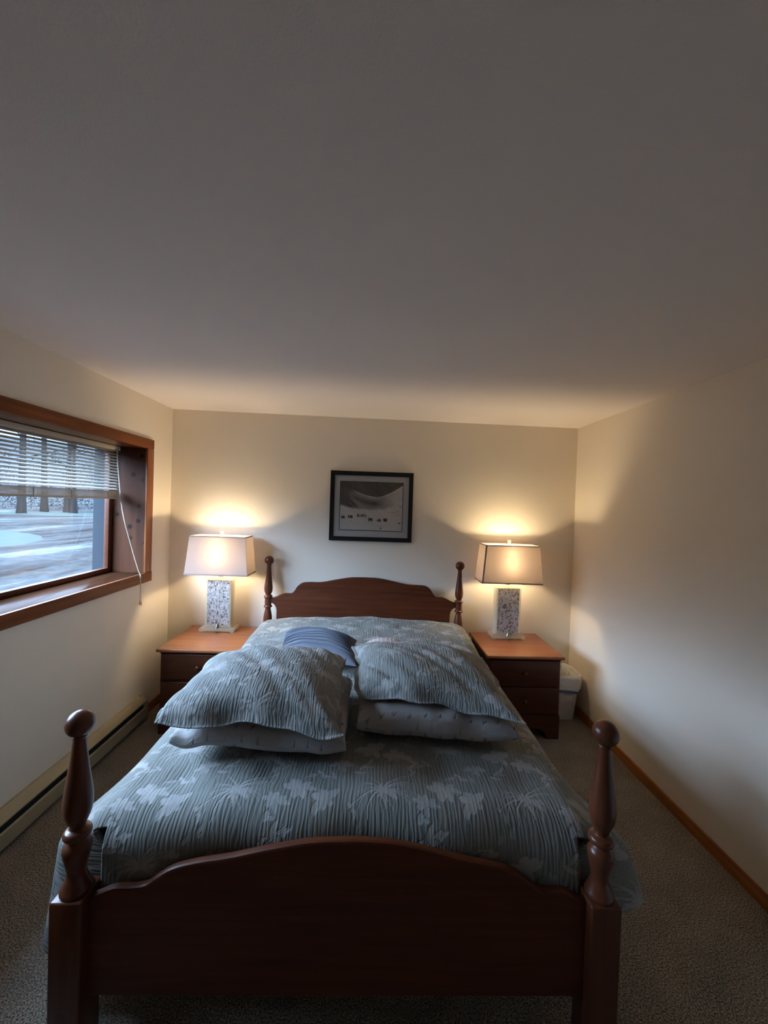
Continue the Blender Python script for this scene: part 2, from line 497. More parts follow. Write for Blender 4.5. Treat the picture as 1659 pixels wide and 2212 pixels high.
bm = bmesh.new()
box(bm, XL - TW, XR + .15, YF - .15, YB + .15, 0, 1)
for v in bm.verts:
    v.co.z = (zc(v.co.x, v.co.y) if v.co.z < .5 else HC + .2)
struct('ceiling', bm, M['ceiling'], 'plain pale ceiling over the whole bedroom', 'ceiling')
ZT = 2.478
struct('wall_back', newbox(XL - TW, XR + .15, YB, YB + .15, 0, ZT), M['wall'], 'cream wall behind the headboard and the picture', 'wall')
struct('wall_right', newbox(XR, XR + .15, YF, YB, 0, ZT), M['wall'], 'cream wall to the right of the bed without a window', 'wall')
struct('wall_front', newbox(XL - TW, XR + .15, YF - .15, YF, 0, ZT), M['wall'], 'cream wall behind the viewer facing the bed foot', 'wall')
# left wall with the window hole
WY0, WY1, WZ0, WZ1 = 1.05, 3.03, 1.122, 2.068
JT = 0.02
hy0, hy1, hz0, hz1 = WY0 - JT, WY1 + JT, WZ0 - JT, WZ1 + JT
bm = bmesh.new()
ys = [YF, hy0, hy1, YB]; zs = [0, hz0, hz1, ZT]
for xx in (XL, XL - TW):
    for i in range(3):
        for j in range(3):
            if i == 1 and j == 1: continue
            bm.faces.new([bm.verts.new(p) for p in ((xx, ys[i], zs[j]), (xx, ys[i + 1], zs[j]), (xx, ys[i + 1], zs[j + 1]), (xx, ys[i], zs[j + 1]))])
def q4(*ps): bm.faces.new([bm.verts.new(p) for p in ps])
a, b_ = XL, XL - TW
for (y0, z0), (y1, z1) in [((hy0, hz0), (hy1, hz0)), ((hy1, hz0), (hy1, hz1)), ((hy1, hz1), (hy0, hz1)), ((hy0, hz1), (hy0, hz0)),
                           ((YF, 0), (YB, 0)), ((YB, 0), (YB, ZT)), ((YB, ZT), (YF, ZT)), ((YF, ZT), (YF, 0))]:
    q4((a, y0, z0), (a, y1, z1), (b_, y1, z1), (b_, y0, z0))
bmesh.ops.remove_doubles(bm, verts=bm.verts, dist=1e-5)
struct('wall_left', bm, M['wall'], 'cream wall on the left with the deep window opening', 'wall')

# window: casing, jambs, sill, sashes, panes
win = empty('window_1', (XL - .12, (WY0 + WY1) / 2, WZ0), 'deep-set window with stained wood casing in the left wall', 'window')
win['kind'] = 'structure'
CW = 0.075
x0, x1 = XL, XL + .018
obj('window_casing', newbox(x0, x1, WY0 - CW - .005, WY1 + CW + .008, WZ1, WZ1 + CW - .003, bev=.005), M['casing'], win, 40)
obj('window_casing', newbox(x0, x1 + .004, WY0 - CW - .005, WY1 + CW + .008, WZ0 - CW, WZ0, bev=.005), M['casing'], win, 40)
obj('window_casing', newbox(x0, x1, WY1, WY1 + CW + .008, WZ0, WZ1, bev=.005), M['casing_v'], win, 40)
obj('window_casing', newbox(x0, x1, WY0 - CW - .005, WY0, WZ0, WZ1, bev=.005), M['casing_v'], win, 40)
XF = XL - .243
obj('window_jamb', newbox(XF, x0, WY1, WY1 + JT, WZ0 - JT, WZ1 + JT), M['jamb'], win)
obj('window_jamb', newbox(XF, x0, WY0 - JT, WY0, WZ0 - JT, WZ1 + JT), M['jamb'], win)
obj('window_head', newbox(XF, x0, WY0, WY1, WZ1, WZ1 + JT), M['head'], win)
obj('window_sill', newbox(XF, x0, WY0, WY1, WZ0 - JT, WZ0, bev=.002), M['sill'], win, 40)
# sash frames and panes
def sash(y0, y1):
    bm = bmesh.new()
    s = .042
    xa, xb = XF - .03, XF + .006
    box(bm, xa, xb, y0, y1, WZ0, WZ0 + .036, .004)
    box(bm, xa, xb, y0, y1, WZ1 - .036, WZ1, .004)
    box(bm, xa, xb, y0, y0 + s, WZ0 + .03, WZ1 - .03, .004)
    box(bm, xa, xb, y1 - s, y1, WZ0 + .03, WZ1 - .03, .004)
    o = obj('window_sash', bm, M['sash'], win, 40)
    obj('window_pane', newbox(XF - .017, XF - .013, y0 + s - .005, y1 - s + .005, WZ0 + .03, WZ1 - .03), M['glass'], win)
MY = 2.075
sash(MY + .006, WY1)
sash(WY0, MY - .006)
bm = bmesh.new()
xe0, xe1 = XL - TW - .11, XL - TW - .002
box(bm, xe0, xe1, WY1 - .03, WY1 + .06, WZ0 - .06, WZ1 + .06)
box(bm, xe0, xe1, WY0 - .06, WY0 + .03, WZ0 - .06, WZ1 + .06)
box(bm, xe0, xe1, WY0 + .03, WY1 - .03, WZ1 - .01, WZ1 + .06)
box(bm, xe0, xe1, WY0 + .03, WY1 - .03, WZ0 - .06, WZ0 - .01)
obj('window_exterior_trim', bm, M['extjamb'], win)

# baseboards
def rounded_base(name, x0, x1, y0, y1, h, label):
    bm = newbox(x0, x1, y0, y1, 0, h)
    es = [e for e in bm.edges if abs(e.verts[0].co.z - h) < 1e-6 and abs(e.verts[1].co.z - h) < 1e-6]
    bmesh.ops.bevel(bm, geom=es, offset=.007, segments=3, profile=.5, affect='EDGES')
    return struct(name, bm, M['basetrim'], label, 'baseboard', smooth=40)
rounded_base('baseboard_right', XR - .015, XR, YF, YB, .068, 'honey stained wooden baseboard along the foot of the right wall')
rounded_base('baseboard_back', XL + .015, XR - .015, YB - .015, YB, .068, 'wooden baseboard along the wall behind the headboard')
rounded_base('baseboard_left', XL, XL + .015, 3.035, YB - .015, .068, 'short wooden baseboard between the heater end and the corner')

# ------------------------------------------------------------------ electric baseboard heater
heat = empty('baseboard_heater', (XL + .035, 1.4, 0), 'long cream electric baseboard heater with a dark slot below the window', 'heater')
hx0, hx1, hyA, hyB = XL, XL + .063, -.3, 3.03
bm = bmesh.new()
prof = [(hx0, .185), (hx0 + .012, .185), (hx1 - .004, .150), (hx1 - .004, .143), (hx0 + .01, .172), (hx0, .172)]
def prism_y(bm, prof, ya, yb):
    A = [bm.verts.new((x, ya, z)) for x, z in prof]; B = [bm.verts.new((x, yb, z)) for x, z in prof]
    bm.faces.new(A); bm.faces.new(B[::-1])
    for i in range(len(prof)):
        j = (i + 1) % len(prof); bm.faces.new((A[i], B[i], B[j], A[j]))
prism_y(bm, prof, hyA, hyB)
obj('heater_hood', bm, M['heater'], heat)
obj('heater_slot', newbox(hx0, hx1 - .02, hyA + .01, hyB - .01, .03, .150), M['black'], heat)
bm = bmesh.new()
prism_y(bm, [(hx1 - .012, .030), (hx1 - .003, .024), (hx1, .030), (hx1, .100), (hx1 - .008, .108), (hx1 - .012, .104)], hyA, hyB)
obj('heater_front_panel', bm, M['heater'], heat)
for ya, yb in ((hyA, hyA + .06), (hyB - .03, hyB)):
    bm = bmesh.new()
    box(bm, hx0, hx1 + .002, ya, yb, .0, .150, .003)
    box(bm, hx0, hx0 + .02, ya, yb, .13, .185, .003)
    obj('heater_end_cap', bm, M['heater'], heat, 40)

# ------------------------------------------------------------------ bed
BX = -0.0605          # bed centre line
BW = 0.8036           # post offset
FY, HY = 1.197, 3.312
bed = empty('bed', (BX, 2.25, 0), 'dark cherry wood four-post bed with scrolled headboard and footboard', 'bed')

def ball(cz, r, n=12, a0=-68):
    return [(r * math.cos(math.radians(a0 + (90 - a0) * i / n)), cz + r * math.sin(math.radians(a0 + (90 - a0) * i / n))) for i in range(n)] + [(0, cz + r)]

def foot_post(sx):
    cx = BX + sx * BW
    up = smooth_prof([(.041, .498), (.0425, .508), (.036, .522), (.027, .545), (.0255, .562), (.031, .59), (.0375, .622), (.036, .640), (.024, .655),
                      (.0225, .660), (.033, .664), (.0375, .674), (.033, .685), (.022, .690), (.0205, .696), (.026, .712), (.0345, .735), (.0385, .765),
                      (.0365, .800), (.030, .850), (.0230, .905), (.0190, .945), (.0175, .962), (.0195, .967), (.0175, .971)], 4)
    bm = bmesh.new()
    lathe(bm, [(0.0, .494)] + up + ball(1.0063, .0385), cx, FY)
    box(bm, cx - .047, cx + .047, FY - .047, FY + .047, 0, .50, .006)
    obj('bed_post', bm, M['postwood'], bed, 50)
def head_post(sx):
    cx = BX + sx * BW
    up = smooth_prof([(.041, .640), (.0425, .652), (.036, .668), (.036, .700), (.034, .735), (.026, .780), (.0225, .800), (.024, .806),
                      (.034, .814), (.034, .822), (.027, .829), (.0275, .85), (.0275, .885), (.034, .893), (.0355, .902), (.030, .910), (.022, .914),
                      (.023, .922), (.031, .940), (.0345, .965), (.0335, .990), (.028, 1.035), (.022, 1.090), (.0180, 1.140), (.0175, 1.158), (.0195, 1.163), (.0175, 1.168)], 4)
    bm = bmesh.new()
    lathe(bm, [(0.0, .636)] + up + ball(1.2035, .0385), cx, HY)
    box(bm, cx - .045, cx + .045, HY - .045, HY + .045, 0, .642, .006)
    obj('bed_post', bm, M['postwood'], bed, 50)
for s in (-1, 1): foot_post(s)
for s in (-1, 1): head_post(s)

def board(name, top, low, y0, y1, e, m, shift=0.0):
    """half outline from the centre out: top edge (x, z) and lower edge (x, z) samples; mirrored and given a rounded edge"""
    tp = smooth_prof(top, 6)
    tx = np.array([p[0] for p in tp]); tz = np.array([p[1] for p in tp])
    lx = np.array([p[0] for p in low]); lz = np.array([p[1] for p in low])
    xs = np.unique(np.round(np.concatenate([tx, lx, np.linspace(0, tx[-1], 24)]), 5))
    xs = xs[(xs >= 0) & (xs <= tx[-1])]
    cols = [(x, np.interp(x, tx, tz), np.interp(x, lx, lz)) for x in xs]
    cols = [(-x, a, b) for x, a, b in cols[:0:-1]] + cols
    bm = bmesh.new(); rings = []
    for x, a, b in cols:
        xx = BX + x + shift * max(0, 1 - abs(x) / .76)
        P = [(y0 + e, b), (y0, b + e), (y0, a - e), (y0 + e * .3, a - e * .3), (y0 + e, a), (y1 - e, a), (y1 - e * .3, a - e * .3), (y1, a - e), (y1, b + e), (y1 - e, b)]
        rings.append([bm.verts.new((xx, y, z)) for y, z in P])
    n = len(rings[0])
    for A, B in zip(rings[:-1], rings[1:]):
        for k in range(n): bm.faces.new((A[k], A[(k + 1) % n], B[(k + 1) % n], B[k]))
    bm.faces.new(rings[0]); bm.faces.new(rings[-1][::-1])
    return obj(name, bm, m, bed, 20)
board('headboard', [(0, 1.083), (.12, 1.079), (.24, 1.058), (.36, 1.034), (.46, 1.031), (.52, 1.024), (.56, .995), (.585, .957), (.61, .934), (.66, .932), (.70, .920), (.745, .898), (.785, .888)],
      [(0, .40), (.7278, .40), (.728, .755), (.7285, .785), (.735, .812), (.748, .832), (.765, .845), (.785, .848)], HY - .013, HY + .013, .006, M['bedwood'])
board('footboard', [(.0, .668), (.12, .662), (.24, .640), (.36, .612), (.45, .596), (.52, .577), (.565, .550), (.60, .524), (.64, .517), (.69, .514), (.73, .497), (.765, .484)],
      [(0, .182), (.765, .182)], FY - .015, FY + .012, .008, M['bedwood'], .03)
for s in (-1, 1):
    obj('side_rail', newbox(BX + s * .80 - .013, BX + s * .80 + .013, FY + .03, HY - .03, .20, .36, .003), M['bedwood'], bed)

# mattress on the rails
mt = obj('mattress', newbox(BX - .752, BX + .752, 1.275, 3.285, .36, .640, .06, 4), M['ticking'], None, 60)
tag(mt, 'thick mattress lying in the bed frame beneath the sage comforter', 'mattress')
# box spring stays part of the bed base
obj('box_spring', newbox(BX - .752, BX + .752, 1.275, 3.285, .205, .36, .01), M['ticking'], bed)

# ------------------------------------------------------------------ woven motif tile (palms, blossoms, sprigs)
TU, TV, RES = 0.50, 0.44, 0.002
NU, NV = int(TU / RES), int(TV / RES)
tile = np.zeros((NV, NU), np.float32)
def stamp(u, v, r, val=1.0):
    n = int(r / RES) + 2
    iu, iv = int(u / RES), int(v / RES)
    gu = np.arange(iu - n, iu + n + 1); gv = np.arange(iv - n, iv + n + 1)
    A, B = np.meshgrid(gu, gv)
    d = np.hypot((A + .5) * RES - u, (B + .5) * RES - v)
    w = np.clip((r - d) / RES + .5, 0, 1) * val
    tile[B % NV, A % NU] = np.maximum(tile[B % NV, A % NU], w)
def stroke(p0, ang, L, w, bend=0.0, val=1.0, leaf=False):
    n = max(8, int(L / .0025))
    u, v = p0; a = ang
    for i in range(n):
        t = i / (n - 1)
        ww = w * (math.sin(math.pi * (.12 + .88 * t)) ** .7 if leaf else (1 - .8 * t))
        stamp(u, v, max(ww, .0016), val)
        a += bend / n
        u += L / n * math.cos(a); v += L / n * math.sin(a)
    return (u, v)
rr = random.Random(5)
def palm(u, v, s=1.0):
    """drooping fronds fanning out of a short stem"""
    for k in range(15):
        q = k / 14
        a = math.radians(200 - 220 * q) + rr.uniform(-.10, .10)
        side = -1 if math.cos(a) > 0 else 1
        L = s * rr.uniform(.07, .115)
        stroke((u, v), a, L, .0040, bend=side * rr.uniform(.7, 1.6), val=rr.uniform(.6, 1))
    for k in range(7):
        a = math.radians(rr.uniform(-60, 240))
        stroke((u + rr.uniform(-.015, .015), v + rr.uniform(-.01, .01)), a, s * rr.uniform(.03, .06), .0065, leaf=True, bend=rr.uniform(-.8, .8), val=rr.uniform(.5, .9))
    stroke((u, v), -math.pi / 2 + .25, s * .07, .0035, bend=.4, val=.7)
def blossom(u, v, s=1.0, tilt=0.0):
    """broad orchid-like petals, wider than tall, of uneven size"""
    for a, L, w in ((0.1, .062, .015), (.75, .045, .013), (1.7, .040, .014), (2.5, .050, .012), (3.2, .060, .016), (4.3, .036, .013), (5.3, .042, .012)):
        a += tilt + rr.uniform(-.2, .2)
        stroke((u + .006 * math.cos(a), v + .006 * math.sin(a)), a, s * L * rr.uniform(.8, 1.15), s * w * rr.uniform(.75, 1.1), bend=rr.uniform(-.9, .9), leaf=True, val=rr.uniform(.6, 1))
def leaf_spray(u, v, a, s=1.0, n=5):
    for k in range(n):
        sd = 1 if k % 2 else -1
        stroke((u, v), a + sd * rr.uniform(.5, .9), s * rr.uniform(.035, .055), s * rr.uniform(.006, .009), leaf=True, bend=-sd * .5, val=rr.uniform(.55, .95))
        u, v = stroke((u, v), a, s * .024, .0020, bend=.15, val=.7); a += .14
sprig = leaf_spray
def buds(u, v, n=4):
    for k in range(n):
        stroke((u + rr.uniform(-.03, .03), v + rr.uniform(-.025, .025)), rr.uniform(0, 3.1), rr.uniform(.016, .03), rr.uniform(.006, .010), leaf=True, bend=.5, val=rr.uniform(.5, .9))
palm(.12, .12, 1.15); palm(.37, .345, 1.05)
blossom(.33, .13, 1.15); blossom(.42, .085, .9, .5); blossom(.26, .075, .75, -.4)
blossom(.08, .34, 1.1, .2); blossom(.17, .30, .9, -.3); blossom(.47, .25, .7)
leaf_spray(.20, .375, .3, 1.1); leaf_spray(.45, .18, 2.6, 1.0, 4); leaf_spray(.22, .20, 1.1, .9, 4); leaf_spray(.02, .22, .4, .9, 4)
leaf_spray(.30, .25, 2.9, .9, 4)
buds(.48, .40); buds(.24, .02, 3); buds(.04, .05, 3); buds(.29, .42, 3); buds(.02, .43, 3)
def motif(u, v, scale=1.0, ou=0.0, ov=0.0):
    u = np.asarray(u) * scale + ou; v = np.asarray(v) * scale + ov
    return tile[(v / RES).astype(int) % NV, (u / RES).astype(int) % NU]

# little dark sprigs of the pillow cases
tile_save = tile
def mk_sprigs():
    global tile
    tile = np.zeros((NV, NU), np.float32)
    r2 = random.Random(3)
    for i in range(7):
        for j in range(6):
            u = (i + .5 * (j % 2)) * TU / 7 + r2.uniform(-.008, .008); v = j * TV / 6 + r2.uniform(-.008, .008)
            a = r2.uniform(.6, 1.4)
            stroke((u, v), a, .024, .0034, leaf=True, val=.8); stroke((u, v), a + 1.1, .016, .0030, leaf=True, val=.6)
    t = tile; tile = tile_save
    return t
tile_sprig = mk_sprigs()
def sprigs(u, v):
    return tile_sprig[(np.asarray(v) / RES).astype(int) % NV, (np.asarray(u) / RES).astype(int) % NU]

def grid_mesh(name, P, UV, val, keep=None):
    """P (nv,nu,3) grid to mesh with UV (metres) and motif attribute"""
    nv, nu = P.shape[:2]
    idx = np.arange(nv * nu).reshape(nv, nu)
    quads = np.stack([idx[:-1, :-1], idx[:-1, 1:], idx[1:, 1:], idx[1:, :-1]], -1).reshape(-1, 4)
    if keep is not None:
        quads = quads[keep.reshape(-1)]
    V = P.reshape(-1, 3); U = UV.reshape(-1, 2); A = val.reshape(-1)
    used = np.unique(quads); mp_ = -np.ones(nv * nu, int); mp_[used] = np.arange(len(used))
    return raw_mesh(name, V[used], mp_[quads], U[used], A[used])

def raw_mesh(name, V, quads, U, A):
    me = bpy.data.meshes.new(name)
    me.vertices.add(len(V)); me.vertices.foreach_set('co', V.astype(np.float32).ravel())
    nq = len(quads)
    me.loops.add(nq * 4); me.loops.foreach_set('vertex_index', quads.astype(np.int32).ravel())
    me.polygons.add(nq); me.polygons.foreach_set('loop_start', np.arange(0, nq * 4, 4, dtype=np.int32))
    me.update(calc_edges=True)
    uvl = me.uv_layers.new(name='UVMap')
    uvl.data.foreach_set('uv', U[quads.ravel()].astype(np.float32).ravel())
    at = me.attributes.new('motif', 'FLOAT', 'POINT')
    at.data.foreach_set('value', A.astype(np.float32))
    me.validate()
    return me

def fbm(X, Y, seed, scales):
    """cheap smooth value noise on arrays"""
    r = np.random.RandomState(seed)
    out = np.zeros_like(X)
    for amp, sx, sy in scales:
        ph = r.uniform(0, 6.28, 6); an = r.uniform(-.5, .5, 6)
        acc = 0
        for k in range(6):
            f = r.uniform(.6, 1.5)
            acc = acc + np.sin(f * (X * sx * math.cos(an[k]) + Y * sy * (1 + an[k])) + ph[k] + 1.3 * np.sin(Y * sy * .6 * f + X * sx * .35 + ph[(k + 2) % 6]))
        out += amp * acc / 3.0
    return out

# ------------------------------------------------------------------ comforter
def smoothstep(a, b, x):
    t = np.clip((x - a) / (b - a), 0, 1); return t * t * (3 - 2 * t)
du = 0.0042
SL, SR = 1.30, 1.13           # arc lengths left / right of the centre line
V0, V1 = -0.42, 2.08          # along the bed, negative part hangs behind the footboard
s = np.arange(-SL, SR + du, du); v = np.arange(V0, V1 + du, du)
S, Vv = np.meshgrid(s, v)
a0, R_ = 0.735, 0.125
fl_ = np.abs(S) <= a0
th = np.clip((np.abs(S) - a0) / R_, 0, math.pi / 2)
hang = np.maximum(np.abs(S) - a0 - R_ * math.pi / 2, 0)
Xc = np.where(fl_, np.abs(S), a0 + R_ * np.sin(th))
dropS = np.where(fl_, 0, R_ * (1 - np.cos(th))) + hang
# foot end: straight to y = 1.345 then over the mattress edge
yb0, RB = 1.34, 0.115
th2 = np.clip(-Vv / RB, 0, math.pi / 2)
hang2 = np.maximum(-Vv - RB * math.pi / 2, 0)
Yc = np.where(Vv >= 0, yb0 + Vv * (3.272 - yb0) / V1, yb0 - RB * np.sin(th2))
dropV = RB * (1 - np.cos(th2)) + hang2
flare = smoothstep(1.62, 1.30, Yc)
side = np.sign(S)
wave = np.sin(Yc * 9.0 + side * 1.1) * .022 + np.sin(Yc * 21 + 2) * .008
fl_amt = np.where(S > 0, .40, .22)
Xc = Xc + flare * np.where(S > 0, .15, .125) * smoothstep(.0, .16, dropS) + hang * flare * fl_amt + hang * flare * wave * 2.0
Zc = .735 - .034 * np.clip(np.abs(S) / a0, 0, 1) ** 2.2 - dropS - dropV
Zc += .042 * smoothstep(2.55, 3.15, Yc) - .03 * smoothstep(3.20, 3.272, Yc)
Zc -= .022 * smoothstep(1.75, 1.34, Yc)
topmask = np.clip(1 - dropS / .12, 0, 1) * np.clip(1 - dropV / .1, 0, 1)
lump = fbm(S, Vv, 4, [(.0050, 9, 7), (.0026, 22, 15)])
# stitched tufts every so often give shallow dimples
for tu in (-.62, -.31, 0.0, .31, .62):
    for tv in (.10, .52, .94, 1.36, 1.78):
        d2 = ((S - tu - .03 * math.sin(tv * 9)) ** 2 + (Vv - tv) ** 2) / .055 ** 2
        lump -= .010 * np.exp(-d2)
Zc += lump * (.35 + .65 * topmask) + .005 * np.sin(S * 2 * math.pi / .0165 + 2.2 * np.sin(Vv * 5 + S * 9)) * 0.0
edge_w = .012 * np.sin(S * 11 + 1) * smoothstep(2.9, 3.27, Yc)
Yc = Yc + edge_w - .010 * (1 + np.sin(S * 17 + .5)) * smoothstep(.05, .2, -Vv) * 0
Yc = np.where(Vv < 0, Yc + .006 * np.sin(S * 14) * smoothstep(0, .1, -Vv), Yc)
# the side flaps turn round the foot corner behind the posts
wrap = smoothstep(.752, .93, np.abs(S))
vp = Vv + .10
RC = .11; arc = RC * math.pi / 2
ang = np.clip(1 - vp / arc, 0, 1) * math.pi / 2
Yw = np.where(vp < arc, 1.368 - RC * np.sin(ang), Yc)
Yw = np.maximum(Yw, np.where(vp < arc, 0, Yc))
Xw = Xc - np.maximum(Xc - .748, 0) * (1 - np.cos(ang))
Yc = Yc * (1 - wrap) + Yw * wrap
Xc = Xc * (1 - wrap) + Xw * wrap
Zc = Zc + dropV * wrap
P = np.stack([BX + side * Xc, Yc, Zc], -1)
# lateral waviness of the hem and floor limit
P[..., 2] = np.maximum(P[..., 2], .012 + .004 * np.sin(Yc * 30))
P[..., 0] += np.where(P[..., 2] < .02, side * .02, 0)
cs, cv = (S[:-1, :-1] + S[1:, 1:]) / 2, (Vv[:-1, :-1] + Vv[1:, 1:]) / 2
keep = ~((np.abs(cs) > .752) & (cv < -.100))
val = motif(S + 2, Vv + 1) * .92
me = grid_mesh('comforter', P, np.stack([S, Vv], -1), val, keep)
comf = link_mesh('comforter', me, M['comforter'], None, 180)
sol = comf.modifiers.new('thickness', 'SOLIDIFY'); sol.thickness = .016; sol.offset = -1
n_up = sum(p.normal.z for p in list(me.polygons)[::5000])
if n_up < 0: me.flip_normals()
tag(comf, 'sage green comforter woven with pale palms and blossoms draped over the bed', 'comforter')

# ------------------------------------------------------------------ pillows
def pillow(name, corners, top, bot, m, label, cat, nu=150, nv=110, flange=0.0, pat=None, seed=1, wr=.005, pinch=.05, pw=.55, group=None, pleat=None, size=(.68, .5), droop=None, ripple=0.0):
    """corners FL, FR, BL, BR of the seam; top / bot bulge heights"""
    FL, FR, BL, BR = [np.array(c, float) for c in corners]
    # cosine spacing packs vertices near the seam
    uu = np.sin(np.linspace(-1, 1, nu) * math.pi / 2) * .35 + np.linspace(-1, 1, nu) * .65
    vv = np.sin(np.linspace(-1, 1, nv) * math.pi / 2) * .35 + np.linspace(-1, 1, nv) * .65
    U, V = np.meshgrid(uu, vv)
    pu = U * (1 - pinch * (1 - V ** 2)) if flange == 0 else U * (1 - pinch * .5 * (1 - V ** 2))
    pv = V * (1 - pinch * 1.2 * (1 - U ** 2)) if flange == 0 else V * (1 - pinch * .6 * (1 - U ** 2))
    a, b = (pu + 1) / 2, (pv + 1) / 2
    base = (FL * ((1 - a) * (1 - b))[..., None] + FR * (a * (1 - b))[..., None] + BL * ((1 - a) * b)[..., None] + BR * (a * b)[..., None])
    k = 1 - flange
    fu = np.clip(1 - (U / k) ** 2, 0, 1); fv = np.clip(1 - (V / k) ** 2, 0, 1)
    bul = (fu * fv) ** pw
    mu, mv = U * size[0] / 2, V * size[1] / 2
    wrk = fbm(mu, mv, seed, [(wr, 16, 11), (wr * .5, 38, 26)])
    tz = top * bul + wrk * np.clip(bul * 1.6, 0, 1) + wrk * .5
    bz = -bot * bul + wrk * .5 - .0025
    if pleat is not None: tz = tz + pleat(U, V) * np.clip(bul * 2, 0, 1)
    if droop is not None:
        d = droop(U, V); tz = tz + d; bz = bz + d
    T = base.copy(); B = base.copy()
    T[..., 2] += tz; B[..., 2] += bz
    if ripple:
        for Q in (T, B):
            fe = np.clip((-V - .55) / .45, 0, 1) ** 1.5; se = np.clip((np.abs(U) - .6) / .4, 0, 1) ** 1.5
            Q[..., 1] += ripple * fe * (np.sin(U * 4.2 + seed) + .5 * np.sin(U * 9.5 + 2 * seed))
            Q[..., 2] += .7 * ripple * fe * (np.sin(U * 5.0 + 1.7 * seed) + .5 * np.sin(U * 12 + seed))
            Q[..., 0] += .8 * ripple * se * (np.sin(V * 5 + seed) + .5 * np.sin(V * 11))
    if pleat is not None: T[..., 1] -= pleat(U, V) * .9 * np.clip(bul * 2, 0, 1)
    B[0] = T[0] - (0, 0, .003); B[-1] = T[-1] - (0, 0, .003); B[:, 0] = T[:, 0] - (0, 0, .003); B[:, -1] = T[:, -1] - (0, 0, .003)
    idx = np.arange(nv * nu).reshape(nv, nu)
    qt = np.stack([idx[:-1, :-1], idx[:-1, 1:], idx[1:, 1:], idx[1:, :-1]], -1).reshape(-1, 4)
    qb = qt[:, ::-1] + nv * nu
    rim = np.concatenate([idx[0, :], idx[1:, -1], idx[-1, -2::-1], idx[-2:0:-1, 0]])
    nx = np.roll(rim, -1)
    qr = np.stack([rim + nv * nu, nx + nv * nu, nx, rim], -1)
    quads = np.concatenate([qt, qb, qr])
    Vx = np.concatenate([T.reshape(-1, 3), B.reshape(-1, 3)])
    # cloth coordinates measured along the bulging surface
    def arc(Q):
        dv = np.concatenate([np.zeros((1, nu)), np.cumsum(np.linalg.norm(np.diff(Q, axis=0), axis=2), 0)], 0)
        du_ = np.concatenate([np.zeros((nv, 1)), np.cumsum(np.linalg.norm(np.diff(Q, axis=1), axis=2), 1)], 1)
        av, au = dv - dv[nv // 2], du_ - du_[:, nu // 2:nu // 2 + 1]
        return au * .35 + mu * .65, av
    aT, aB = arc(T), arc(B)
    UV2 = np.concatenate([np.stack(aT, -1).reshape(-1, 2), np.stack(aB, -1).reshape(-1, 2)])
    A = np.concatenate([pat(*aT).reshape(-1), pat(*aB).reshape(-1)]) if pat is not None else np.zeros(2 * nv * nu)
    me = raw_mesh(name, Vx, quads, UV2, A)
    o = link_mesh(name, me, m, None, 180)
    tag(o, label, cat, group)
    return o

pillow('bed_pillow', [(-.735, 1.465, .792), (-.075, 1.440, .785), (-.72, 1.96, .79), (-.08, 1.97, .79)], .100, .046, M['pillowcase'],
       'white sprigged pillow under the left patterned sham', 'pillow', pat=lambda u, v: sprigs(u * 1.15 + 3, v * 1.15 + 3), seed=2, ripple=.004, pw=.27, pinch=.02, wr=.009)
pillow('bed_pillow', [(-.045, 1.565, .800), (.605, 1.540, .782), (-.04, 2.09, .80), (.57, 2.09, .795)], .110, .054, M['pillowcase'],
       'white sprigged pillow under the right patterned sham', 'pillow', pat=lambda u, v: sprigs(u * 1.15 + 3.2, v * 1.15 + 3.1), seed=5, ripple=.005, pw=.27, pinch=.02, wr=.010)
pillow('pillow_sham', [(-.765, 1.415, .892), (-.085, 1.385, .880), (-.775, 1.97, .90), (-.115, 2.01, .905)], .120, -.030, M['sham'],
       'sage patterned pillow sham, the left of the pair, nearer the window', 'pillow', pat=lambda u, v: motif(u + 3, v + 3, 1.0, .1, .05) * .75, seed=8, ripple=.012, flange=.04, size=(.72, .62), wr=.005, pw=.36,
       droop=lambda U, V: .012 * (1 - U * U) - .012 * np.clip(-V - .86, 0, 1) / .14)
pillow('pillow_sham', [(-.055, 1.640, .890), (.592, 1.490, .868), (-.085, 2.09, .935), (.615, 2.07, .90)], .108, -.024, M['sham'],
       'sage patterned pillow sham, the right of the pair, with a drooping corner', 'pillow', pat=lambda u, v: motif(u + 3, v + 3, 1.0, .30, .22) * .75, seed=13, ripple=.013, flange=.05, size=(.72, .62), wr=.006, pw=.40,
       droop=lambda U, V: .014 * (1 - U * U))
def pleats(U, V):
    """overlapping tucks: each fold lips over the one in front of it"""
    t = (V + .66) * 7.0
    p = t % 1.0
    lip = .012 * (1 - p) ** .8 - .020 * np.exp(-((p - .93) / .055) ** 2)
    return np.where((V > -.66) & (V < .90), lip, .0)

pillow('throw_pillow', [(-.535, 2.275, .795), (-.07, 2.165, .80), (-.59, 2.70, .80), (-.085, 2.585, .80)], .105, .035, M['bluecloth'],
       'small blue throw pillow with pleated ridges behind the left sham', 'pillow', nu=110, nv=330, seed=21, size=(.45, .45), wr=.002, pinch=.07, pw=.55, pleat=pleats)
pillow('throw_pillow', [(-.045, 2.20, .80), (.25, 2.18, .80), (-.045, 2.50, .80), (.25, 2.48, .80)], .092, .028, M['pinkcloth'],
       'pink and white striped throw pillow peeping out behind the right sham', 'pillow', nu=120, nv=100, seed=24, size=(.30, .30), wr=.002, pw=.5,
       pat=lambda u, v: ((np.sin(u * 2 * math.pi / .026) > 0) * 1.0))

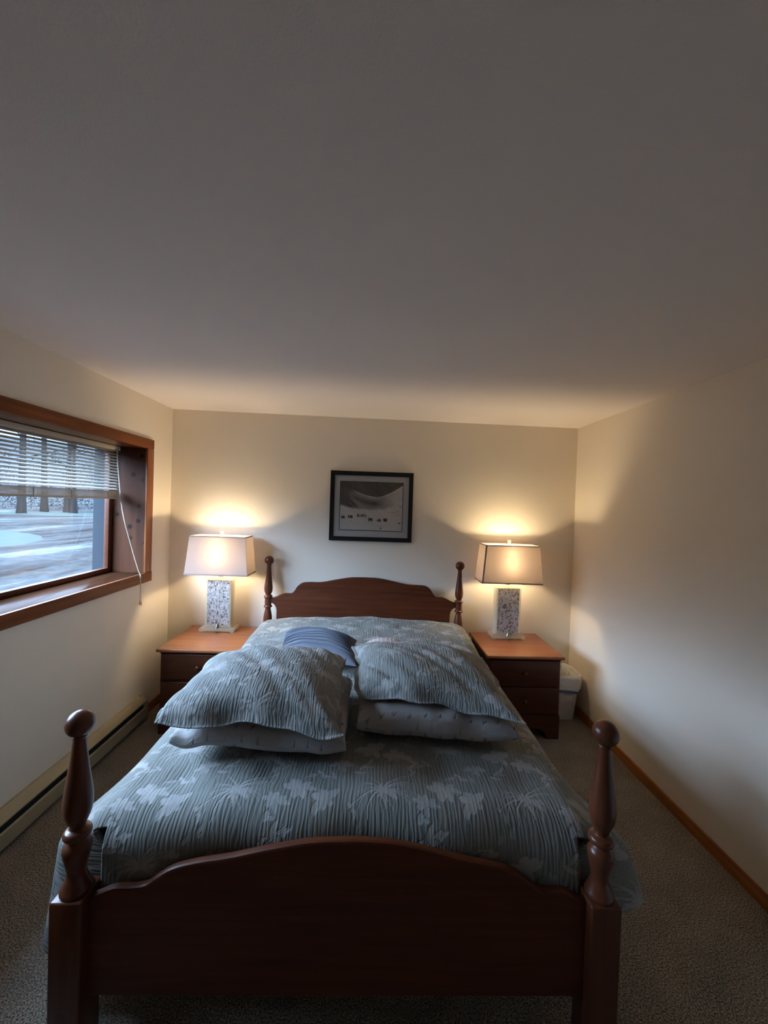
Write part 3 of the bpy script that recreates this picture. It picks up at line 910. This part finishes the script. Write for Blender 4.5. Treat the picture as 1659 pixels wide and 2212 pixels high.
# ------------------------------------------------------------------ nightstands
def nightstand(x0, x1, y0, y1, label):
    """x0..x1 / y0..y1: outline of the top; front faces -y"""
    cx = (x0 + x1) / 2
    ns = empty('nightstand', (cx, (y0 + y1) / 2, 0), label, 'nightstand', 'matching nightstands beside the bed')
    zt = .62
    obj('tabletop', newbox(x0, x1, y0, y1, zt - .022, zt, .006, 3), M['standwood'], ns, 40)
    i = .022
    xa, xb, ya, yb = x0 + i, x1 - i, y0 + .03, y1 - .005
    bm = bmesh.new()
    box(bm, xa, xa + .018, ya, yb, .175, zt - .022); box(bm, xb - .018, xb, ya, yb, .175, zt - .022)
    box(bm, xa + .018, xb - .018, yb - .012, yb, .175, zt - .022)
    for z in (.175, .382, zt - .036): box(bm, xa + .018, xb - .018, ya, yb - .012, z, z + .014)
    box(bm, xa - .006, xb + .006, ya - .006, ya + .01, zt - .036, zt - .022, .003)
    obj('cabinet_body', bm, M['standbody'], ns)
    for z0, z1 in ((.398, .582), (.192, .380)):
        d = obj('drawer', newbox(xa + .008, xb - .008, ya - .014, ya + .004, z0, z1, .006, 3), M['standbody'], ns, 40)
        bm = bmesh.new()
        n = 20; yk = ya - .014; zk = (z0 + z1) / 2
        prof = [(.000, 0), (.007, 0), (.007, .010), (.015, .016), (.0165, .021), (.012, .027), (0, .028)]
        rings = []
        for r, dd in prof:
            rings.append([bm.verts.new((cx + r * math.cos(2 * math.pi * k / n), yk - dd, zk + r * math.sin(2 * math.pi * k / n))) for k in range(n)])
        for A, B in zip(rings[:-1], rings[1:]):
            for k in range(n): bm.faces.new((A[k], A[(k + 1) % n], B[(k + 1) % n], B[k]))
        bmesh.ops.remove_doubles(bm, verts=bm.verts, dist=1e-6)
        kb = obj('knob', bm, M['knob'], d, 50)
    # bracket base
    h = .175
    bm = bmesh.new()
    out = [(xa - .004, 0), (xa - .004, h), (xb + .004, h), (xb + .004, 0), (xb - .085, 0), (xb - .095, .035), (xb - .115, .062), (xb - .15, .078),
           (xa + .15, .078), (xa + .115, .062), (xa + .095, .035), (xa + .085, 0)]
    prism_xz(bm, out, ya - .010, ya + .010)
    box(bm, xa - .004, xa + .014, ya + .010, yb, 0, h); box(bm, xb - .014, xb + .004, ya + .010, yb, 0, h)
    obj('bracket_base', bm, M['standbody'], ns)
    return ns
nightstand(-1.517, -.925, 2.815, 3.385, 'wooden two-drawer nightstand on the window side of the bed')
nightstand(.862, 1.443, 2.845, 3.390, 'wooden two-drawer nightstand beside the white trash can')

# ------------------------------------------------------------------ table lamps
LY = 3.262
def lamp(cx, label, seam_side):
    z0 = .62
    lp = empty('table_lamp', (cx, LY, z0), label, 'lamp', 'lit table lamps on the nightstands')
    P_ = lambda *a, **k: newbox(*a, **k)
    # stacked acrylic foot
    bm = bmesh.new()
    for sx in (-.12, .12):
        for sy in (-.055, .055): box(bm, cx + sx - .012, cx + sx + .012, LY + sy - .012, LY + sy + .012, z0, z0 + .012, .002)
    box(bm, cx - .138, cx + .138, LY - .072, LY + .072, z0 + .012, z0 + .036, .004)
    obj('lamp_foot', bm, M['acrylic'], lp, 40)
    bm = bmesh.new(); box(bm, cx - .108, cx + .108, LY - .052, LY + .052, z0 + .040, z0 + .052, .002)
    obj('column_base_plate', bm, M['acrylic'], lp, 40)
    bm = bmesh.new(); lathe(bm, [(0, z0 + .002), (.016, z0 + .002), (.016, z0 + .010), (.006, z0 + .014), (.006, z0 + .030), (.018, z0 + .034), (.012, z0 + .050), (.006, z0 + .066), (0, z0 + .07)], cx, LY - .055, 16)
    obj('foot_stem', bm, M['metal'], lp, 50)
    # column: shell mosaic core in a clear block
    zc0, zc1 = z0 + .052, z0 + .425
    obj('mosaic_column', newbox(cx - .088, cx + .088, LY - .042, LY + .042, zc0, zc1, .001), M['mosaic'], lp)
    bm = bmesh.new()
    box(bm, cx + .090, cx + .101, LY - .046, LY + .046, zc0, zc1, .001); box(bm, cx - .101, cx - .090, LY - .046, LY + .046, zc0, zc1, .001)
    obj('clear_side_panel', bm, M['acrylic'], lp)
    obj('column_cap', newbox(cx - .122, cx + .122, LY - .060, LY + .060, zc1 + .001, zc1 + .022, .004), M['acrylic'], lp, 40)
    # neck, socket, bulb, harp, finial
    zb0, zb1 = 1.092, 1.402
    bm = bmesh.new(); lathe(bm, [(0, zc1 + .022), (.02, zc1 + .022), (.02, zc1 + .028), (.008, zc1 + .034), (.008, zc1 + .055), (.008, zc1 + .099), (.017, zc1 + .104), (.019, zc1 + .154), (.012, zc1 + .159), (0, zc1 + .159)], cx, LY, 20)
    obj('socket', bm, M['metal'], lp, 50)
    bz = zc1 + .212
    bm = bmesh.new(); lathe(bm, smooth_prof([(.0, zc1 + .159), (.013, zc1 + .161), (.020, zc1 + .179), (.034, bz - .012), (.035, bz + .008), (.026, bz + .031), (.0, bz + .040)], 5), cx, LY, 24)
    obj('bulb', bm, M['bulb'], lp, 180)
    bm = bmesh.new()
    hp = [(cx + .06 * math.sin(t) * (1 if 1 else 1), LY, zc1 + .06 + (zb1 + .004 - zc1 - .06) * (1 - math.cos(t)) / 2) for t in np.linspace(0, math.pi, 16)]
    tube(bm, hp, .002, 6); tube(bm, [(2 * cx - x, y, z) for x, y, z in hp], .002, 6)
    obj('harp', bm, M['metal'], lp, 180)
    bm = bmesh.new(); lathe(bm, [(0, zb1), (.008, zb1), (.006, zb1 + .008), (.005, zb1 + .012), (.014, zb1 + .016), (.015, zb1 + .034), (.012, zb1 + .038), (0, zb1 + .038)], cx, LY, 18)
    obj('finial', bm, M['acrylic'], lp, 50)
    # rectangular tapered shade
    bw, bd, tw, td = .250, .112, .222, .092
    t = .002
    bm = bmesh.new()
    def ring(w, d, z): return [bm.verts.new((cx + a * w, LY + b * d, z)) for a, b in ((-1, -1), (1, -1), (1, 1), (-1, 1))]
    N = 10
    outer = [ring(bw + (tw - bw) * k / N, bd + (td - bd) * k / N, zb0 + (zb1 - zb0) * k / N) for k in range(N + 1)]
    for A, B in zip(outer[:-1], outer[1:]):
        for k in range(4): bm.faces.new((A[k], A[(k + 1) % 4], B[(k + 1) % 4], B[k]))
    sh = obj('lamp_shade', bm, M['shade'], lp)
    pf = sh.data.polygons[0]
    if pf.normal.y > 0: sh.data.flip_normals()
    # trim tapes along both rims and the corner seams
    bm = bmesh.new()
    def tape(w, d, za, zb, grow=.0015):
        f = lambda z: (z - zb0) / (zb1 - zb0)
        for (z, zz) in ((za, zb),):
            w0, d0 = bw + (tw - bw) * f(z) + grow, bd + (td - bd) * f(z) + grow
            w1, d1 = bw + (tw - bw) * f(zz) + grow, bd + (td - bd) * f(zz) + grow
            A = ring(w0, d0, z); B = ring(w1, d1, zz)
            A2 = ring(w0 - .004, d0 - .004, z); B2 = ring(w1 - .004, d1 - .004, zz)
            for k in range(4):
                j = (k + 1) % 4
                bm.faces.new((A[k], A[j], B[j], B[k])); bm.faces.new((A2[k], B2[k], B2[j], A2[j]))
                bm.faces.new((B[k], B[j], B2[j], B2[k])); bm.faces.new((A[k], A2[k], A2[j], A[j]))
    tape(0, 0, zb0 - .001, zb0 + .009)
    obj('shade_trim', bm, M['trimtape'], sh)
    bm = bmesh.new()
    tape(0, 0, zb1 - .007, zb1 + .001)
    obj('shade_trim', bm, M['trimtape'], sh)
    bm = bmesh.new()
    wd = .012 if seam_side < 0 else .0015
    xb_, xt_ = cx + seam_side * (bw - .0015), cx + seam_side * (tw - .0015)
    yb_, yt_ = LY - bd - .0018, LY - td - .0018
    A = [bm.verts.new(p) for p in ((xb_, yb_, zb0), (xb_ - seam_side * wd, yb_, zb0), (xt_ - seam_side * wd, yt_, zb1), (xt_, yt_, zb1))]
    B = [bm.verts.new(q.co + Vector((0, .0012, 0))) for q in A]
    bm.faces.new(A); bm.faces.new(B[::-1])
    for k in range(4): bm.faces.new((A[k], B[k], B[(k + 1) % 4], A[(k + 1) % 4]))
    obj('shade_seam', bm, M['trimtape'], sh)
    # spider ring holding the shade
    bm = bmesh.new()
    tube(bm, [(cx - tw + .002, LY, zb1 - .004), (cx, LY, zb1 - .002), (cx + tw - .002, LY, zb1 - .004)], .0018, 6)
    obj('shade_spider', bm, M['metal'], sh)
    return lp
lamp(-1.243, 'lit lamp with pale rectangular shade on the window side nightstand', 1)
lamp(1.138, 'lit lamp with pale shade and dark corner seam on the right nightstand', -1)

# ------------------------------------------------------------------ framed picture
def picture():
    x0, x1, z0, z1 = -.382, .330, 1.381, 1.981
    yw = YB
    pc = empty('framed_picture', ((x0 + x1) / 2, yw, z0), 'black framed black and white snow photograph hanging above the headboard', 'picture')
    fw = .036
    bm = bmesh.new()
    ya, yb = yw - .024, yw - .002
    # mitred frame from four quads rings
    O = [(x0, z0), (x1, z0), (x1, z1), (x0, z1)]
    I = [(x0 + fw, z0 + fw), (x1 - fw, z0 + fw), (x1 - fw, z1 - fw), (x0 + fw, z1 - fw)]
    def lift(p, y): return bm.verts.new((p[0], y, p[1]))
    Of = [lift(p, ya) for p in O]; Ob = [lift(p, yb) for p in O]
    If = [lift(p, ya + .004) for p in I]; Ib = [lift(p, yb - .004) for p in I]
    for k in range(4):
        j = (k + 1) % 4
        bm.faces.new((Of[k], Of[j], If[j], If[k])); bm.faces.new((Of[k], Ob[k], Ob[j], Of[j]))
        bm.faces.new((If[k], If[j], Ib[j], Ib[k])); bm.faces.new((Ob[k], Ib[k], Ib[j], Ob[j]))
    obj('picture_frame', bm, M['frame'], pc)
    obj('mat_board', newbox(x0 + fw - .003, x1 - fw + .003, yw - .012, yw - .004, z0 + fw - .003, z1 - fw + .003), M['mat'], pc)
    px0, px1, pz0, pz1 = x0 + .088, x1 - .088, z0 + .095, z1 - .092
    obj('print_border', newbox(px0 - .005, px1 + .005, yw - .0135, yw - .012, pz0 - .005, pz1 + .005), M['frame'], pc)
    # the print: dark sky, a snow bowl, rocks and small skiers
    nx, nz = 268, 208
    X, Z = np.meshgrid(np.linspace(0, 1, nx), np.linspace(0, 1, nz))
    n1 = fbm(X, Z, 3, [(.5, 14, 11), (.3, 33, 29), (.2, 80, 66)])
    ridge = .86 - .16 * np.sin(np.clip((X - .18) / .82, 0, 1) * math.pi) ** .9 + .10 * np.clip(X - .62, 0, 1) / .38 + .03 * np.clip(.25 - X, 0, 1)
    tone = np.full_like(X, .10) + .03 * n1                              # sky
    bowl = Z < ridge
    slope = .44 + .12 * n1 + .24 * smoothstep(.62, .95, X) + .05 * (X - .4)
    rock = smoothstep(.02, .14, ridge - Z) * smoothstep(.24, .14, ridge - Z) * smoothstep(.15, .25, X) * smoothstep(.72, .55, X)
    slope = slope - rock * (.25 + .18 * n1)
    shade_l = smoothstep(.26, .12, X + .12 * n1 - .12 * (.75 - Z))
    slope = slope * (1 - .72 * shade_l)
    cirque = smoothstep(.75, .5, Z) * smoothstep(.40, .50, Z) * smoothstep(.1, .25, X) * smoothstep(.82, .65, X)
    slope = slope - .10 * cirque
    tone = np.where(bowl, slope, tone)
    lip = np.exp(-((Z - ridge + .01) / .012) ** 2) * smoothstep(.2, .3, X)
    tone = np.where(bowl, tone + .22 * lip, tone)
    snowline = .50 - .07 * np.sin(X * math.pi) + .10 * smoothstep(.7, 1, X) + .015 * n1
    snow = .78 + .07 * n1
    w = smoothstep(-.03, .03, snowline - Z)
    tone = tone * (1 - w) + snow * w
    r3 = np.random.RandomState(2)
    def dot(cx, cz, rx, rz, val=.03):
        nonlocal tone
        d = ((X - cx) / rx) ** 2 + ((Z - cz) / rz) ** 2
        tone = np.where(d < 1, val, tone)
    for cx, cz, n_, sp in [(.06, .26, 4, .012), (.17, .275, 6, .012), (.36, .30, 7, .022), (.50, .225, 5, .014), (.64, .22, 3, .016), (.74, .225, 4, .014)]:
        for k in range(n_):
            h = r3.uniform(.024, .044)
            dot(cx + (k - n_ / 2) * sp + r3.uniform(-.004, .004), cz + r3.uniform(-.008, .008), r3.uniform(.006, .010), h)
    dot(.63, .212, .05, .007, .06)
    for k in range(26):
        dot(r3.uniform(.72, .99), r3.uniform(.32, .62), r3.uniform(.006, .02), r3.uniform(.003, .008), r3.uniform(.2, .5))
    dot(.96, .165, .022, .012, .05); dot(.66, .05, .016, .014, .1)
    for k in range(9): dot(.60 + k * .02, .09 + .02 * math.sin(k * 2.1), .003, .03, .5)
    tone = np.clip(tone, 0, 1)
    Pp = np.stack([px0 + X * (px1 - px0), np.full_like(X, yw - .0142), pz0 + Z * (pz1 - pz0)], -1)
    me = grid_mesh('print', Pp, np.stack([X, Z], -1), tone)
    me.attributes['motif'].name = 'tone'
    link_mesh('print', me, M['print'], pc)
    return pc
picture()

# ------------------------------------------------------------------ trash can
def trash():
    cx, cy = 1.607, 3.235
    tc = empty('trash_can', (cx, cy, 0), 'small white trash can with a liner between nightstand and right wall', 'trash can')
    def rr_ring(bm, w, d, z, r, n=8, wob=0.0, ph=0):
        pts = []
        for qx, qy, a0_ in ((1, 1, 0), (-1, 1, 90), (-1, -1, 180), (1, -1, 270)):
            for k in range(n):
                a = math.radians(a0_ + 90 * k / (n - 1))
                pts.append((cx + qx * (w - r) + r * math.cos(a), cy + qy * (d - r) + r * math.sin(a)))
        out = []
        for i, (x, y) in enumerate(pts):
            f = 1 + wob * math.sin(i * 1.9 + ph) + wob * .6 * math.sin(i * .7 + ph * 2)
            out.append(bm.verts.new((cx + (x - cx) * f, cy + (y - cy) * f, z + wob * .35 * math.sin(i * 1.3 + ph))))
        return out
    def skin(bm, rings, cap=False):
        for A, B in zip(rings[:-1], rings[1:]):
            for k in range(len(A)): bm.faces.new((A[k], A[(k + 1) % len(A)], B[(k + 1) % len(A)], B[k]))
        if cap: bm.faces.new(rings[0][::-1])
    bm = bmesh.new()
    skin(bm, [rr_ring(bm, .084, .092, 0.0, .04), rr_ring(bm, .086, .094, .006, .04), rr_ring(bm, .112, .128, .355, .055),
              rr_ring(bm, .116, .132, .358, .055), rr_ring(bm, .116, .132, .366, .055), rr_ring(bm, .109, .125, .366, .05), rr_ring(bm, .083, .090, .012, .038)], True)
    obj('bin_body', bm, M['canplastic'], tc, 50)
    bm = bmesh.new()
    skin(bm, [rr_ring(bm, .095, .11, .16, .05, wob=.03, ph=1), rr_ring(bm, .102, .118, .30, .055, wob=.02, ph=2), rr_ring(bm, .110, .126, .370, .058, wob=.012, ph=2),
              rr_ring(bm, .121, .137, .374, .060, wob=.01, ph=2), rr_ring(bm, .125, .141, .345, .062, wob=.012, ph=3), rr_ring(bm, .124, .140, .295, .062, wob=.018, ph=3.4),
              rr_ring(bm, .121, .137, .258, .062, wob=.02, ph=4)])
    ln = obj('bin_liner', bm, M['liner'], tc, 180)
    bm = bmesh.new()
    skin(bm, [rr_ring(bm, .1225, .1385, .256, .062, wob=.02, ph=4), rr_ring(bm, .1235, .1395, .238, .062, wob=.02, ph=4), rr_ring(bm, .1215, .1375, .236, .062, wob=.02, ph=4)])
    obj('drawstring', bm, M['ribbon'], ln, 180)
trash()

# ------------------------------------------------------------------ window blind
def blind():
    xb = -1.925
    y0, y1 = WY0 + .012, WY1 - .03
    bl = empty('window_blind', (xb, (y0 + y1) / 2, WZ1), 'half-raised ivory mini blind with tilted slats hanging inside the window opening', 'blind')
    zt = WZ1 - .002
    bm = bmesh.new(); box(bm, xb - .014, xb + .014, y0, y1, zt - .030, zt, .003)
    obj('headrail', bm, M['blind'], bl, 40)
    bm = bmesh.new()
    zb = 1.748; pitch_ = .0215; k = 0
    zz = zb
    while zz < zt - .034:
        w = .0125; tl = math.radians(38)
        pts = []
        for i in range(5):
            t = -1 + 2 * i / 4
            pts.append((xb + t * w * math.cos(tl), zz + t * w * math.sin(tl) * -1 + .0018 * (1 - t * t)))
        A = [bm.verts.new((x, y0 + .004, z)) for x, z in pts] + [bm.verts.new((x, y0 + .004, z - .0004)) for x, z in pts[::-1]]
        B = [bm.verts.new((x, y1 - .004, z)) for x, z in pts] + [bm.verts.new((x, y1 - .004, z - .0004)) for x, z in pts[::-1]]
        for i in range(10): bm.faces.new((A[i], A[(i + 1) % 10], B[(i + 1) % 10], B[i]))
        bm.faces.new(A[::-1]); bm.faces.new(B)
        zz += pitch_
    obj('slats', bm, M['blind'], bl)
    # gathered slats resting on the bottom rail
    bm = bmesh.new()
    for i in range(15):
        z = 1.690 + i * .0030
        o_ = .001 * math.sin(i * 2.3)
        box(bm, xb - .0125 + o_, xb + .0125 + o_, y0 + .004, y1 - .004, z, z + .0022)
    obj('gathered_slats', bm, M['blind'], bl)
    obj('bottom_rail', newbox(xb - .0135, xb + .0135, y0 + .003, y1 - .003, 1.676, 1.689, .003), M['blind'], bl, 40)
    for yy in (y0 + .12, (y0 + y1) / 2 - .4, (y0 + y1) / 2 + .22, y1 - .47, y1 - .13):
        bm = bmesh.new()
        tube(bm, [(xb - .0135, yy, 1.68), (xb - .0135, yy, zt - .03)], .0008, 5)
        tube(bm, [(xb + .0137, yy, 1.68), (xb + .0137, yy, zt - .03)], .0008, 5)
        tube(bm, [(xb + .0142, yy + .004, 1.674), (xb + .0145, yy + .004, 1.738)], .0022, 6)
        obj('ladder_cord', bm, M['cord'], bl, 180)
    yc = y1 - .045
    xs = XL + .030
    def cordpath(dy, zend):
        pts = [(xb + .016, yc + dy, zt - .02), (xb + .020, yc + dy + .01, 1.90), (xb + .055, yc + .012 + dy, 1.60), (xb + .12, yc + .010 + dy * .3, 1.36), (xs - .02, yc - .010, 1.165), (xs, yc - .013 + dy, 1.124),
               (xs + .004, yc - .012 + dy, 1.06), (xs + .002, yc - .008 + dy * 2, zend + .05), (xs + .003, yc - .006 + dy * 2.5, zend)]
        P3 = []
        for i in range(len(pts) - 1):
            for k in range(6):
                t = k / 6
                a, b, c, d = (Vector(pts[max(i - 1, 0)]), Vector(pts[i]), Vector(pts[i + 1]), Vector(pts[min(i + 2, len(pts) - 1)]))
                P3.append(.5 * (2 * b + (c - a) * t + (2 * a - 5 * b + 4 * c - d) * t * t + (3 * b - a - 3 * c + d) * t ** 3))
        P3.append(Vector(pts[-1]))
        return P3
    for dy, ze in ((-.003, .925), (.004, .915)):
        bm = bmesh.new(); tube(bm, cordpath(dy, ze), .0018, 6)
        cd = obj('pull_cord', bm, M['cord'], bl, 180)
        bm = bmesh.new(); e = cordpath(dy, ze)[-1]
        lathe(bm, [(0, e.z + .004), (.0035, e.z + .003), (.0045, e.z - .010), (.007, e.z - .022), (0, e.z - .023)], e.x, e.y, 12)
        obj('tassel', bm, M['cord'], cd, 50)
blind()

# ------------------------------------------------------------------ outdoors
def outdoor_ground():
    m, nt, n, l, b = mat('frosty_drive_ground')
    mp = texco(n, l)
    n1 = n.new('ShaderNodeTexNoise'); n1.inputs['Scale'].default_value = .55; n1.inputs['Detail'].default_value = 6; n1.inputs['Roughness'].default_value = .65
    n2 = n.new('ShaderNodeTexNoise'); n2.inputs['Scale'].default_value = 9; n2.inputs['Detail'].default_value = 5
    st = n.new('ShaderNodeMapping'); st.inputs['Scale'].default_value = (1.9, .45, 1); st.inputs['Rotation'].default_value = (0, 0, .7)
    l.new(mp.outputs[0], st.inputs['Vector'])
    l.new(st.outputs[0], n1.inputs['Vector']); l.new(mp.outputs[0], n2.inputs['Vector'])
    r = ramp(n, [(0.36, (0.0100, 0.0082, 0.0076)), (0.46, (0.0170, 0.0172, 0.0170)), (0.56, (0.0205, 0.0212, 0.0212)), (0.66, (0.038, 0.040, 0.039))])
    l.new(n1.outputs['Fac'], r.inputs[0])
    r2 = ramp(n, [(0.3, (.72, .70, .70)), (0.7, (1.1, 1.1, 1.1))]); l.new(n2.outputs['Fac'], r2.inputs[0])
    mx = n.new('ShaderNodeMix'); mx.data_type = 'RGBA'; mx.blend_type = 'MULTIPLY'; mx.inputs['Factor'].default_value = 1
    l.new(r.outputs[0], mx.inputs[6]); l.new(r2.outputs[0], mx.inputs[7])
    l.new(mx.outputs[2], b.inputs['Base Color']); b.inputs['Roughness'].default_value = 1.0
    b.inputs['Specular IOR Level'].default_value = 0.0
    return m
GZ = .62
bm = bmesh.new()
nx_, ny_ = 60, 60
gv = [[None] * (ny_ + 1) for _ in range(nx_ + 1)]
for i in range(nx_ + 1):
    for j in range(ny_ + 1):
        x = XL - TW - .15 - 60 * (i / nx_) ** 1.6; y = -30 + 90 * j / ny_
        d = math.hypot(x, y)
        z = GZ + .10 * mnoise.noise(Vector((x * .25, y * .25, 0))) * min(1, max(0, (-x - 3) / 4)) + max(0, d - 22) * .012
        gv[i][j] = bm.verts.new((x, y, z))
for i in range(nx_):
    for j in range(ny_): bm.faces.new((gv[i][j], gv[i + 1][j], gv[i + 1][j + 1], gv[i][j + 1]))
gr = obj('ground', bm, outdoor_ground(), None, 180)
tag(gr, 'frosty driveway and ground seen through the window', 'ground', kind='structure')

M['frost'] = paint('frosted_grass', (0.020, 0.0250, 0.0225), bump=.6, scale=14, spec=0.0)
M['bark'] = wood('grey_bark', (0.007, 0.007, 0.007), (0.012, 0.0115, 0.0115), 'z', .95, spec=0.0)
M['brush'] = paint('frosted_brush', (0.0125, 0.0145, 0.0155), bump=.3, scale=20, spec=0.0)
def mound(cx, cy, rx, ry, h, rot, label, seed):
    bm = bmesh.new()
    nr, na = 14, 48
    c0 = bm.verts.new((cx, cy, GZ + h + .05)); prev = None
    for i in range(1, nr + 1):
        t = i / nr; ring = []
        for k in range(na):
            a = 2 * math.pi * k / na
            w = 1 + .12 * mnoise.noise(Vector((math.cos(a) * 1.6, math.sin(a) * 1.6, seed)))
            lx, ly = rx * t * w * math.cos(a), ry * t * w * math.sin(a)
            x = cx + lx * math.cos(rot) - ly * math.sin(rot); y = cy + lx * math.sin(rot) + ly * math.cos(rot)
            z = GZ - .12 + (h + .14) * (1 - t ** 2.6) + .05 * mnoise.noise(Vector((x * 2.2, y * 2.2, seed))) + .03 * mnoise.noise(Vector((x * 6, y * 6, seed)))
            ring.append(bm.verts.new((x, y, z)))
        for k in range(na):
            j = (k + 1) % na
            if prev is None: bm.faces.new((c0, ring[k], ring[j]))
            else: bm.faces.new((prev[k], ring[k], ring[j], prev[j]))
        prev = ring
    o = obj('grass_mound', bm, M['frost'], None, 180)
    tag(o, label, 'mound')
mound(-8.9, 9.3, 1.25, 2.6, .10, .72, 'round frosted grass patch in the driveway outside the window', 1)
mound(-16.6, 20.9, 7.0, 1.6, .12, .72, 'long frosted verge at the foot of the trees outside', 2)

tr = random.Random(12)
def tree(x, y, r, h, label):
    t = empty('tree', (x, y, GZ), label, 'tree', 'bare trees across the driveway')
    bm = bmesh.new()
    lean = (tr.uniform(-.03, .03), tr.uniform(-.03, .03))
    pts = [(x + lean[0] * h * q, y + lean[1] * h * q, GZ - .1 + (h) * q) for q in (0, .03, .1, .25, .5, .75, 1)]
    tube(bm, pts, r, 10, r * .25)
    for v_ in bm.verts:
        if v_.co.z < GZ + .3:
            v_.co.x = x + (v_.co.x - x) * 1.12; v_.co.y = y + (v_.co.y - y) * 1.12
    obj('trunk', bm, M['bark'], t, 180)
    for k in range(7):
        q = tr.uniform(.14, .85); a = tr.uniform(0, 6.28); L = tr.uniform(.8, 2.0) * (1.1 - q * .5)
        p = Vector((x + lean[0] * h * q, y + lean[1] * h * q, GZ + h * q))
        d = Vector((math.cos(a), math.sin(a), tr.uniform(.1, .6)))
        bm = bmesh.new()
        mid = p + d * L * .5 + Vector((0, 0, .1)); tube(bm, [p, mid, p + d * L + Vector((0, 0, .3))], r * .22, 6, r * .06)
        e = p + d * L * .6
        for s_ in (-1, 1): tube(bm, [e, e + Vector((math.cos(a + s_), math.sin(a + s_), .3)) * L * .4], r * .1, 5, r * .03)
        obj('branch', bm, M['bark'], t, 180)
rows = [(-16.3, 21.5, .30, 'thick grey tree trunk standing in the frosted verge across the driveway')]
lbls = 'slender bare tree in the woods beyond the driveway'
tree(*rows[0][:3], 13, rows[0][3])
for k in range(22):
    ang = math.radians(18 + 52 * (k + tr.uniform(-.3, .3)) / 22)     # from the -x axis towards +y
    d = (26.2 if k % 2 else 30.0) + tr.uniform(-.5, .5)
    tree(-d * math.cos(ang), d * math.sin(ang), tr.uniform(.10, .22), tr.uniform(8, 13), lbls)
# undergrowth: leaf and twig litter nobody could count
V_, Q_ = [], []
for k in range(24000):
    ang = math.radians(tr.uniform(12, 74)); d = tr.uniform(31.5, 45)
    zz = GZ + .1 + abs(tr.gauss(0, 1.9)); sz = tr.uniform(.04, .10)
    c = np.array([-d * math.cos(ang), d * math.sin(ang), zz])
    a_ = np.array([tr.gauss(0, 1), tr.gauss(0, 1), tr.gauss(0, 1)]); b2 = np.array([tr.gauss(0, 1), tr.gauss(0, 1), tr.gauss(0, 1)])
    a_ *= sz / np.linalg.norm(a_); b2 *= sz * .5 / np.linalg.norm(b2)
    n0 = len(V_); V_ += [c - a_, c + b2, c + a_, c - b2]; Q_.append((n0, n0 + 1, n0 + 2, n0 + 3))
me = bpy.data.meshes.new('undergrowth'); me.from_pydata([tuple(p) for p in V_], [], Q_); me.update()
ug = link_mesh('undergrowth', me, M['brush'])
tag(ug, 'tangled frosted undergrowth below the trees outside', 'undergrowth', kind='stuff')
